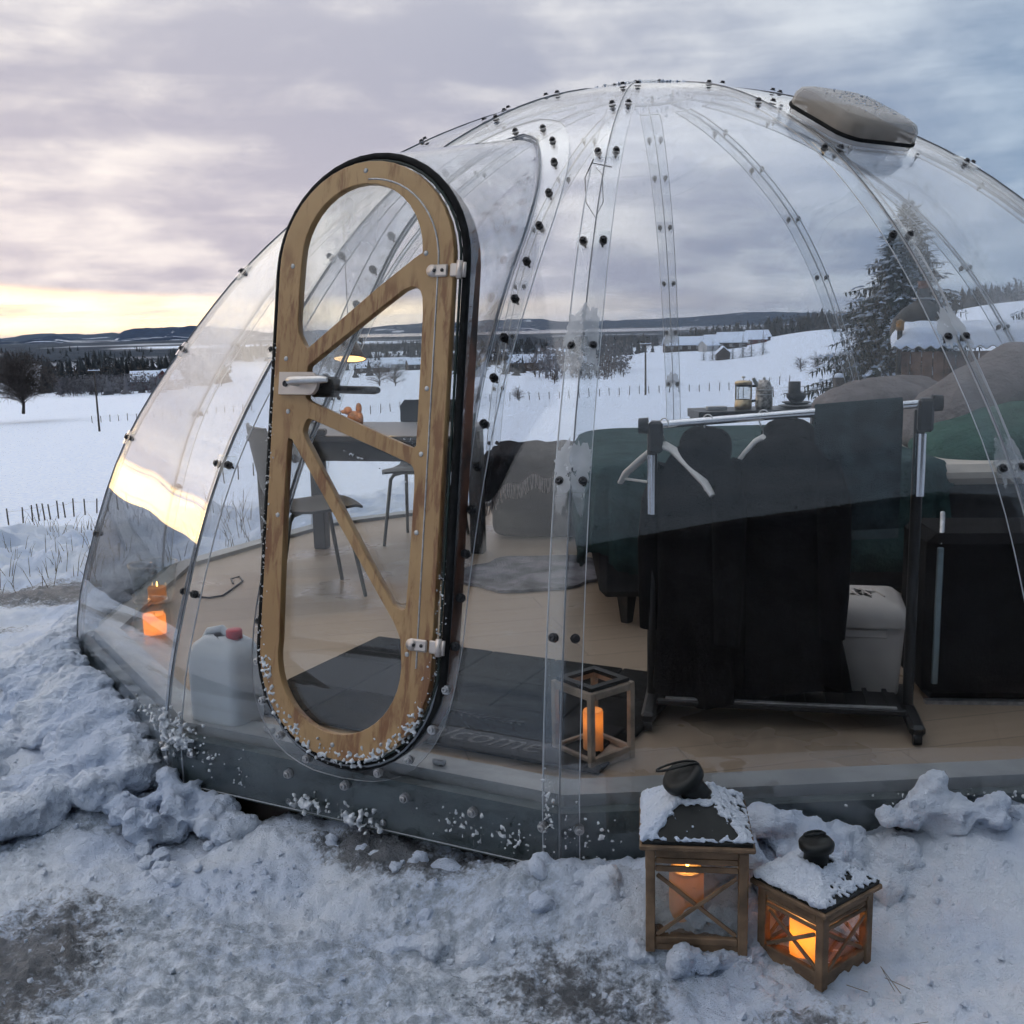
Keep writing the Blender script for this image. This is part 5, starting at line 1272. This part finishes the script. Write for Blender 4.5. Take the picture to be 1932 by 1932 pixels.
M_stone = mat('black_stoneware', (.022, .022, .022), .5, 0, .25, 20); bx = at_tbl(1502)
def dish(name, label, cat, z, prof, dx=0.): o = MB().lathe(prof, 24).build(name, M_stone); o.location = (bx[0]+dx, bx[1], bx[2]+z); tag(o, label, cat)
dish('plate', 'black plate at the bottom of the dish stack', 'plate', 0, [(0, 0), (.06, 0), (.105, .014), (.105, .018), (.06, .006), (0, .006)])
dish('plate', 'smaller black plate under the stacked bowl', 'plate', .019, [(0, 0), (.05, 0), (.085, .016), (.085, .02), (.05, .006), (0, .006)])
dish('bowl', 'black bowl in the dish stack', 'bowl', .036, [(0, 0), (.035, 0), (.058, .03), (.062, .055), (.058, .055), (.05, .03), (.03, .006), (0, .006)])
dish('mug', 'black mug on top of the dish stack', 'mug', .075, [(0, 0), (.032, 0), (.036, .012), (.036, .085), (.033, .085), (.033, .012), (0, .01)], -.012)
o = MB().box((0, 0, .011), (.12, .06, .022), bev=.004).build('tissue_pack', M_pale); o.location = at_tbl(1352); tag(o, 'small white packet at the left end of the side table', 'packet')

# ---- clothes rack
P0_ = Vector((.45, 3.36, FZ)); P1_ = Vector((1.235, 3.20, FZ)); rz_ = math.atan2(P1_.y-P0_.y, P1_.x-P0_.x); RL = (P1_-P0_).length
t = thing('clothes_rack', 'black and chrome clothes rack standing inside the right panel', 'clothes rack', P0_, rz_)
h0, h1_ = .955, 1.02
for x, h in ((0, h0), (RL, h1_)):
    MB().tube([(x, 0, .06), (x, 0, h-.03)], .017, 10).build('post', M_black, t); MB().tube([(x+.002, -.024, h-.29), (x+.002, -.024, h-.10)], .0155, 12).build('chrome_tube', M_chrome, t)
    MB().box((x+.012, -.012, h-.045), (.045, .055, .10), bev=.008).build('bracket', M_black, t)
    MB().box((x, 0, .045), (.045, .40, .035), bev=.010).build('foot', M_black, t)
    for s in (-1, 1): MB().tube([(x-.012, s*.185, .02), (x+.012, s*.185, .02)], .02, 12).build('castor', M_black, t)
rail_a, rail_b = Vector((-.012, -.012, h0-.01)), Vector((RL+.03, -.012, h1_-.01))
MB().tube([rail_a, rail_b], .0125, 14).build('rail', M_chrome, t)
for v_, d_ in ((rail_a, -1), (rail_b, 1)): MB().tube([v_, v_+Vector((d_*.030, 0, 0))], [.026, .024], 12).build('end_knob', M_black, t)
for y in (-.12, .12): MB().box((RL/2, y, .075), (RL-.045, .022, .020), bev=.004).build('shelf_rail', M_black, t)
MB().box((RL/2, .008, .060), (RL-.05, .20, .008)).build('shelf_board', M_black, t)
for i in range(12): MB().box((.06+i*(RL-.12)/11., 0, .072), (.014, .216, .008)).build('shelf_bar', M_black, t)
MB().box((RL/2, -.118, .088), (RL-.10, .016, .004)).build('shelf_trim', M_zinc, t)
RM = Matrix.Translation(P0_) @ Matrix.Rotation(rz_, 4, 'Z')
def rail_pt(px):
    best = min(range(101), key=lambda i: abs(_proj_x(RM @ rail_a.lerp(rail_b, i/100.))-px)); return RM @ rail_a.lerp(rail_b, best/100.)
def _proj_x(v): d = v-Vector((0, 0, EYE)); return 966+2006*d.dot(cr)/d.dot(fwd)
M_hang = mat('white_hanger', (.82, .78, .72), .45, 0, .05)
def hanger(label, px, rz, m, k=1., bar=True):
    q = rail_pt(px); t = thing('coat_hanger', label, 'hanger', (q.x, q.y, q.z), rz, 'hangers on the rack')
    MB().tube([(.017*math.cos(R(a)), 0, .003+.017*math.sin(R(a))) for a in range(-40, 200, 20)]+[(-.012, 0, -.02), (0, 0, -.045), (0, 0, -.07)], .0022, 6).build('hook', M_steel, t)
    MB().tube([(x_*k, 0, z_) for x_, z_ in ((-.20, -.205), (-.17, -.168), (-.10, -.118), (-.04, -.078), (0, -.066), (.04, -.078), (.10, -.118), (.17, -.168), (.20, -.205))], [.012, .017, .019, .018, .022, .018, .019, .017, .012], 10, flat=.6).build('shoulder', m, t)
    if bar: MB().tube([(-.185*k, 0, -.190), (.185*k, 0, -.190)], .0048, 6).build('bar', m, t)
    return q
hanger('empty white hanger at the left end of the rack', 1256, R(-52), M_hang)
M_coat = mat('black_padded_cloth', (.0065, .0065, .0075), .95, 0, .2, 10, .3, 120, spec=.08)
def coat(label, px, rz, seed, wd, length, parts_):
    """long black coat: sloping shoulders, fallen hood, sleeves hanging straight, skirt split into flared tails"""
    q = rail_pt(px); t = thing('coat', label, 'coat', (q.x, q.y, q.z), rz, 'coats on the rack'); rows = []
    secs = [(-.050, .030, .030), (-.062, .06, .055), (-.085, .095, .075), (-.125, .135, .088), (-.18, .172, .098), (-.26, .185, .104), (-.38, .18, .105), (-.50, .185, .105), (-.60, .188, .105), (-.72, .195, .108), (-.82, .205, .112), (-.868, .21, .114)]
    for i, (z, a, b) in enumerate(secs):
        row = []
        for j in range(40):
            th = 6.283*j/40; k_ = min(1, max(0, -z-.1)/.3); lo = max(0, -z-.45)/.4; f = 1+(.05+.09*lo)*math.sin(th*5+seed+z*3)*k_+(.03+.05*lo)*math.sin(th*11+seed*2-z*5)*k_; row.append((a*wd*f*math.cos(th), b*f*math.sin(th), z+(.03*math.sin(th*2+seed) if i == len(secs)-1 else 0)))
        rows.append(row)
    MB().grid(rows, 0, True, True).build('body', M_coat, t)
    sl = MB(); sell(sl, (0, .035, -.085), (.095*wd, .075, .07), .8, .8, wr=.12, seed=seed); sl.build('hood', M_coat, t)
    for s in (-1, 1): MB().tube([(s*.125*wd, -.01, -.15), (s*.165*wd, -.035, -.26), (s*.178*wd, -.05, -.40), (s*.180*wd, -.05, -.55), (s*.178*wd, -.055, -.68)], [.052, .056, .050, .046, .040], 12).build('sleeve', M_coat, t)
    for x_, w_ in parts_: MB().tube([(x_*.8*wd, 0, -.56), (x_*.92*wd, 0, -.68), (x_*1.05*wd, .01, -.78), (x_*1.1*wd, -.005, -length)], [w_*.95, w_, w_*1.05, w_*1.15], 14, flat=.8).build('tail', M_coat, t)
hanger('white hanger carrying the left black coat', 1338, R(-40), M_hang, .55, False)
coat('long black coat hanging nearest the empty hanger', 1318, R(-46), 1, .82, .875, ())
hanger('white hanger carrying the right black coat', 1440, R(-30), M_hang, .55, False)
coat('long black coat hanging between the left one and the towel', 1482, R(-24), 3, .90, .875, ())
# towel over the rail
q0_, q1_ = rail_pt(1538), rail_pt(1700); ax = (q1_-q0_); ax_n = ax.normalized(); sd2 = Vector((ax_n.y, -ax_n.x, 0)).normalized()
if sd2.y > 0: sd2 = -sd2
M_tow = mat('dark_teal_terry', (.030, .047, .052), .97, 0, .22, 14, .7, 260, spec=.12)
t = thing('towel', 'dark teal towel folded over the right end of the rail', 'towel', q0_)
rows = []; nr = []
prof = [(.020, -.40), (.022, -.30), (.021, -.18), (.021, -.06), (.020, -.01), (.014, .010), (0, .0175), (-.014, .010), (-.020, -.01), (-.022, -.10), (-.022, -.24), (-.022, -.36)]
for i, (a, z) in enumerate(prof):
    row = []; n_ = []
    for j in range(15):
        f = j/14.; wv = .004*math.sin(f*9)*min(1, -min(z, 0)/.2); v = ax*f+sd2*(a+wv)+Vector((0, 0, z)); row.append(v)
        n_.append(sd2*(1 if i < 5 else -1 if i > 7 else 0)+Vector((0, 0, 1 if 4 < i < 8 else 0)))
    rows.append(row); nr.append([x_.normalized() for x_ in n_])
MB().slab(rows, nr, -.007).build('cloth', M_tow, t)
MB().slab([[v+sd2*.0082 for v in rows[0]], [v+sd2*.0082+Vector((0, 0, .03)) for v in rows[0]]], [[sd2]*15]*2, .001).build('border', mat('towel_border', (.04, .058, .062), .8), t)

# ---- bin and black case
p = atz(1640, 1345, FZ)
t = thing('waste_bin', 'cream pedal bin with a rounded lid at the foot of the rack', 'bin', (p.x+.005, p.y+.12, FZ), R(-12))
M_bin = mat('cream_plastic', (.48, .43, .385), .5, 0, .05, 6)
bb = MB(); bb.grid([[(x, y, z) for x, y in rrect(a, b, .022, 4)] for a, b, z in ((.105, .085, 0), (.11, .09, .01), (.125, .10, .275), (.126, .101, .29))], 0, True, True); bb.build('body', M_bin, t)
lb_ = MB(); lb_.grid([[(x, y-.006, z+yk*(y+.1)) for x, y in rrect(a, b, .025, 5)] for a, b, z, yk in ((.135, .112, .285, 0), (.138, .115, .305, 0), (.130, .108, .330, .12), (.105, .085, .348, .16), (.05, .04, .356, .16), (.002, .002, .358, .16))], 0, True, True); lid = lb_.build('lid', M_bin, t)
for i in range(3): MB().box((-.03+i*.04, .0, .372), (.008, .07, .010), (R(8), 0, R(30)), bev=.003).build('rib', M_bin, lid)
MB().box((0, -.100, .262), (.14, .012, .030), bev=.004).build('catch', M_bin, t)
p = atz(1757, 1340, FZ)
t = thing('storage_case', 'tall black storage case standing right of the bin', 'case', (p.x+.30, p.y+.20, FZ), R(-6))
MB().box((0, 0, .29), (.58, .34, .56), bev=.03).build('body', mat('black_fabric', (.010, .010, .011), .9, 0, .2, 10, .2, 150, spec=.12), t)
MB().box((-.255, -.172, .30), (.020, .012, .46), bev=.003).build('metal_strip', mat('grey_strip', (.26, .32, .33), .4, .5), t)
MB().tube([(-.252, -.165, .535), (-.232, -.10, .585), (-.215, -.04, .62)], .008, 8).build('pull_handle', M_zinc, t)
MB().box((0, -.16, .006), (.56, .03, .012)).build('base_edge', M_zinc, t)

# ================================================================== SNOW AGAINST THE BASE
def lump(mb, c, r, rnd, sq=.8):
    bm = bmesh.new(); bmesh.ops.create_icosphere(bm, subdivisions=2, radius=1.)
    o_ = Vector((rnd.uniform(0, 50), rnd.uniform(0, 50), rnd.uniform(0, 50)))
    vs = []
    for v in bm.verts:
        k = 1+.45*mnoise.noise(v.co*1.3+o_)+.2*mnoise.noise(v.co*3+o_); vs.append(Vector((v.co.x*r*k, v.co.y*r*k, v.co.z*r*k*sq))+Vector(c))
    bm.verts.index_update(); fs = [[v.index for v in f.verts] for f in bm.faces]; bm.free(); mb.add(vs, fs)
tex = bpy.data.textures.new('snow_grain', 'CLOUDS'); tex.noise_scale = .10; tex.noise_depth = 5
tex2 = bpy.data.textures.new('snow_crumb', 'CLOUDS'); tex2.noise_scale = .022; tex2.noise_depth = 4
tex3 = bpy.data.textures.new('snow_powder', 'CLOUDS'); tex3.noise_scale = .008; tex3.noise_depth = 3
def snow_heap(name, lumps, voxel=.011, par=None):
    m = MB()
    rnd = random.Random(len(lumps)+3)
    for c, r_ in lumps: lump(m, c, r_, rnd)
    o = m.build(name, M_snow, par, 'stuff')
    a = o.modifiers.new('join', 'REMESH'); a.mode = 'VOXEL'; a.voxel_size = voxel; a.use_smooth_shade = True
    b = o.modifiers.new('soft', 'SMOOTH'); b.factor = .5; b.iterations = 12
    d = o.modifiers.new('grain', 'DISPLACE'); d.texture = tex; d.strength = .05; d.mid_level = .5; d.texture_coords = 'GLOBAL'
    e = o.modifiers.new('crumb', 'DISPLACE'); e.texture = tex2; e.strength = .018; e.mid_level = .5; e.texture_coords = 'GLOBAL'
    f = o.modifiers.new('powder', 'DISPLACE'); f.texture = tex3; f.strength = .009; f.mid_level = .5; f.texture_coords = 'GLOBAL'
    return o
rnd = random.Random(21); LF = []
def gp(k, o_, s, z): g = GORES[k]; v = g.n*o_+g.t*s; return (CX+v.x, CY+v.y, z)
for i in range(120):                                    # left side, against panels 10 and 9
    k = rnd.choice((10, 10, 10, 9)); s = rnd.uniform(-.69, .62 if k == 10 else .69); out = abs(rnd.gauss(0, .14)); r_ = rnd.uniform(.045, .12)
    top_ = (.22 if k == 9 else .20-.07*max(0, (s+.2)/.9))
    LF.append((gp(k, 2.62+out, s, max(.02, top_*math.exp(-(out/.28)**2)-rnd.uniform(.0, .05))), r_))
for i in range(46):
    k = 10; s = rnd.uniform(-.3, .66); out = rnd.uniform(.15, .55); LF.append((gp(k, 2.62+out, s, .02+.10*math.exp(-(out/.4)**2)), rnd.uniform(.03, .09)))
for i in range(14): LF.append((gp(11, 2.60+rnd.uniform(0, .2), -.70+rnd.uniform(-.04, .14), rnd.uniform(-.02, .07)), rnd.uniform(.03, .055)))
for i in range(60):
    s = rnd.uniform(-.69, -.34); LF.append((gp(11, 2.585+abs(rnd.gauss(0, .06)), s, rnd.uniform(.0, .12-.10*(s+.69)/.35)), rnd.uniform(.016, .045)))
snow_heap('snow_bank', LF, .0075)
RT = []
for i in range(40):                                     # corner right of the door
    out = abs(rnd.gauss(0, .10)); RT.append((gp(0, 2.63+out, rnd.uniform(-.76, -.36), max(-.01, .12-out*.5+rnd.uniform(-.03, .02))), rnd.uniform(.025, .055)))
for i in range(46): RT.append((gp(11, 2.60+abs(rnd.gauss(0, .05)), rnd.uniform(-.1, .70), rnd.uniform(.0, .045)), rnd.uniform(.012, .03)))
for i in range(22): RT.append((gp(11, 2.66+rnd.uniform(0, .26), rnd.uniform(.38, .70), rnd.uniform(-.05, .0)), rnd.uniform(.025, .05)))
for i in range(90):                                     # behind the lanterns
    s = rnd.uniform(-.34, .16); out = abs(rnd.gauss(0, .07)); top_ = .225-.10*max(0, (s+.10)/.26); RT.append((gp(0, 2.60+out, s, top_*math.exp(-(out/.19)**2)+rnd.uniform(-.04, .01)), rnd.uniform(.02, .05)))
for i in range(46): RT.append((gp(0, 2.595+abs(rnd.gauss(0, .028)), .33+rnd.gauss(0, .075), .225+rnd.gauss(0, .026)), rnd.uniform(.018, .042)))
for i in range(12): RT.append((gp(0, 2.62+abs(rnd.gauss(0, .03)), .22+rnd.gauss(0, .03), .15+rnd.gauss(0, .03)), rnd.uniform(.02, .04)))
for i in range(16): RT.append((gp(1, 2.60, -.60+rnd.gauss(0, .06), .235+rnd.gauss(0, .03)), rnd.uniform(.016, .035)))
snow_heap('snow_bank', RT, .008)
# loose crumbs, lantern foot snow
CR = []
for i in range(50): a = rnd.uniform(0, 6.28); CR.append(((.43+.19*math.cos(a), 2.42+.17*math.sin(a), rnd.uniform(.02, .05)), rnd.uniform(.014, .034)))
for i in range(26): a = rnd.uniform(0, 6.28); CR.append(((.69+.16*math.cos(a), 2.29+.16*math.sin(a), rnd.uniform(.005, .025)), rnd.uniform(.010, .022)))
for i in range(7): CR.append(((.43+rnd.uniform(-.02, .07), 2.34+rnd.uniform(-.02, .02), .09+rnd.uniform(-.01, .025)), rnd.uniform(.018, .03)))
snow_heap('lantern_snow', CR, .006)
cb_ = MB(); rnd = random.Random(77)
for i in range(1500):
    x = rnd.uniform(-1.9, 1.1); y = rnd.uniform(1.75, 3.6)
    o_, az_ = dome_rel(np.array([x]), np.array([y]))
    if o_[0] < .05: continue
    cb_r = rnd.choice((.004, .005, .006, .008, .012)); shard(cb_, (x, y, gz(x, y)+cb_r*.2), cb_r, rnd)
for i in range(9): x, y = rnd.uniform(-1.25, -.85), rnd.uniform(2.75, 3.0); lump(cb_, (x, y, gz(x, y)+.01), rnd.uniform(.012, .03), rnd)
cb_.build('snow_crumbs', M_snow, kind='stuff')
# ice and rime on the skirt and lower panels (part of the dome, in its own frame)
ic = MB(); rnd = random.Random(31)
def spray(k, s0, z0, n, ds, dz, r0_, r1_, off=.012):
    g = GORES[k]
    for _ in range(n):
        s, z = s0+rnd.gauss(0, ds), z0+rnd.gauss(0, dz); s = max(-.675, min(.675, s)); shard(ic, g.n*(2.576+off*rnd.random())+g.t*s+Vector((0, 0, max(.05, z))), rnd.uniform(r0_, r1_), rnd)
spray(11, -.64, .26, 190, .05, .035, .004, .012, .03); spray(11, -.50, .20, 30, .03, .02, .003, .008); spray(11, -.38, .17, 24, .02, .03, .003, .008)
spray(11, -.12, .115, 46, .035, .014, .005, .014, .02); spray(11, .06, .11, 50, .04, .016, .005, .015, .02); spray(11, .40, .16, 60, .06, .03, .003, .009); spray(11, .55, .15, 60, .05, .03, .003, .008); spray(11, .665, .27, 60, .010, .05, .003, .008, .02)
spray(0, -.62, .18, 60, .06, .04, .003, .009); spray(0, .30, .24, 40, .12, .02, .003, .008); spray(0, .62, .24, 50, .06, .03, .003, .009); spray(10, .55, .26, 60, .10, .02, .003, .009)
for _ in range(13):
    s = rnd.uniform(-.62, .62); z = rnd.uniform(.10, .19); L_ = rnd.uniform(.02, .06); q = gd.n*2.578+gd.t*s+Vector((0, 0, z)); ic.tube([q, q-Vector((0, 0, L_))], [.002, .0006], 5)
rm_ = ic.build('rime', M_rime, DOME, 'stuff'); md = rm_.modifiers.new('crust', 'REMESH'); md.mode = 'VOXEL'; md.voxel_size = .0034; md.use_smooth_shade = True
# half-buried mat outside the door
_m = atz(735, 1632, 0); x, y = _m.x, _m.y; o = MB().box((0, 0, -.006), (.42, .24, .012))
for i in range(21): o.box((-.20+i*.02, 0, .004), (.014, .235, .012), bev=.003)
mt = thing('outdoor_mat', 'dark ribbed rubber mat half buried in snow below the door', 'mat', (x, y, -.028), R(-27)); o.build('mat_body', M_rubber, mt)
# dry grass poking out of the rough snow on the left
gr = MB(); rnd = random.Random(55)
for i in range(700):
    a = R(rnd.uniform(-34, -14)); d = rnd.uniform(6.9, 10.5); x, y = d*math.sin(a), d*math.cos(a)
    if float(fbm(np.array([x*1.3]), np.array([y*1.3]), 2, 61)[0]) < .47: continue
    z = gz(x, y); h = rnd.uniform(.05, .22); lx, ly = rnd.gauss(0, .4)*h, rnd.gauss(0, .3)*h; wd = .0025
    gr.add([(x-wd, y, z-.01), (x+wd, y, z-.01), (x+lx*.5+wd*.6, y+ly*.5, z+h*.65), (x+lx, y+ly, z+h), (x+lx*.5-wd*.6, y+ly*.5, z+h*.65)], [(0, 1, 2, 3, 4)])
for i in range(5):
    x, y = rnd.uniform(.75, 1.0), rnd.uniform(2.02, 2.15); z = gz(x, y); gr.tube([(x, y, z), (x+rnd.gauss(0, .05), y-.03, z+rnd.uniform(.03, .09))], .0008, 4)
gr.build('dry_grass', mat('straw', (.16, .125, .085), .9, 0, .3, 5), kind='stuff')
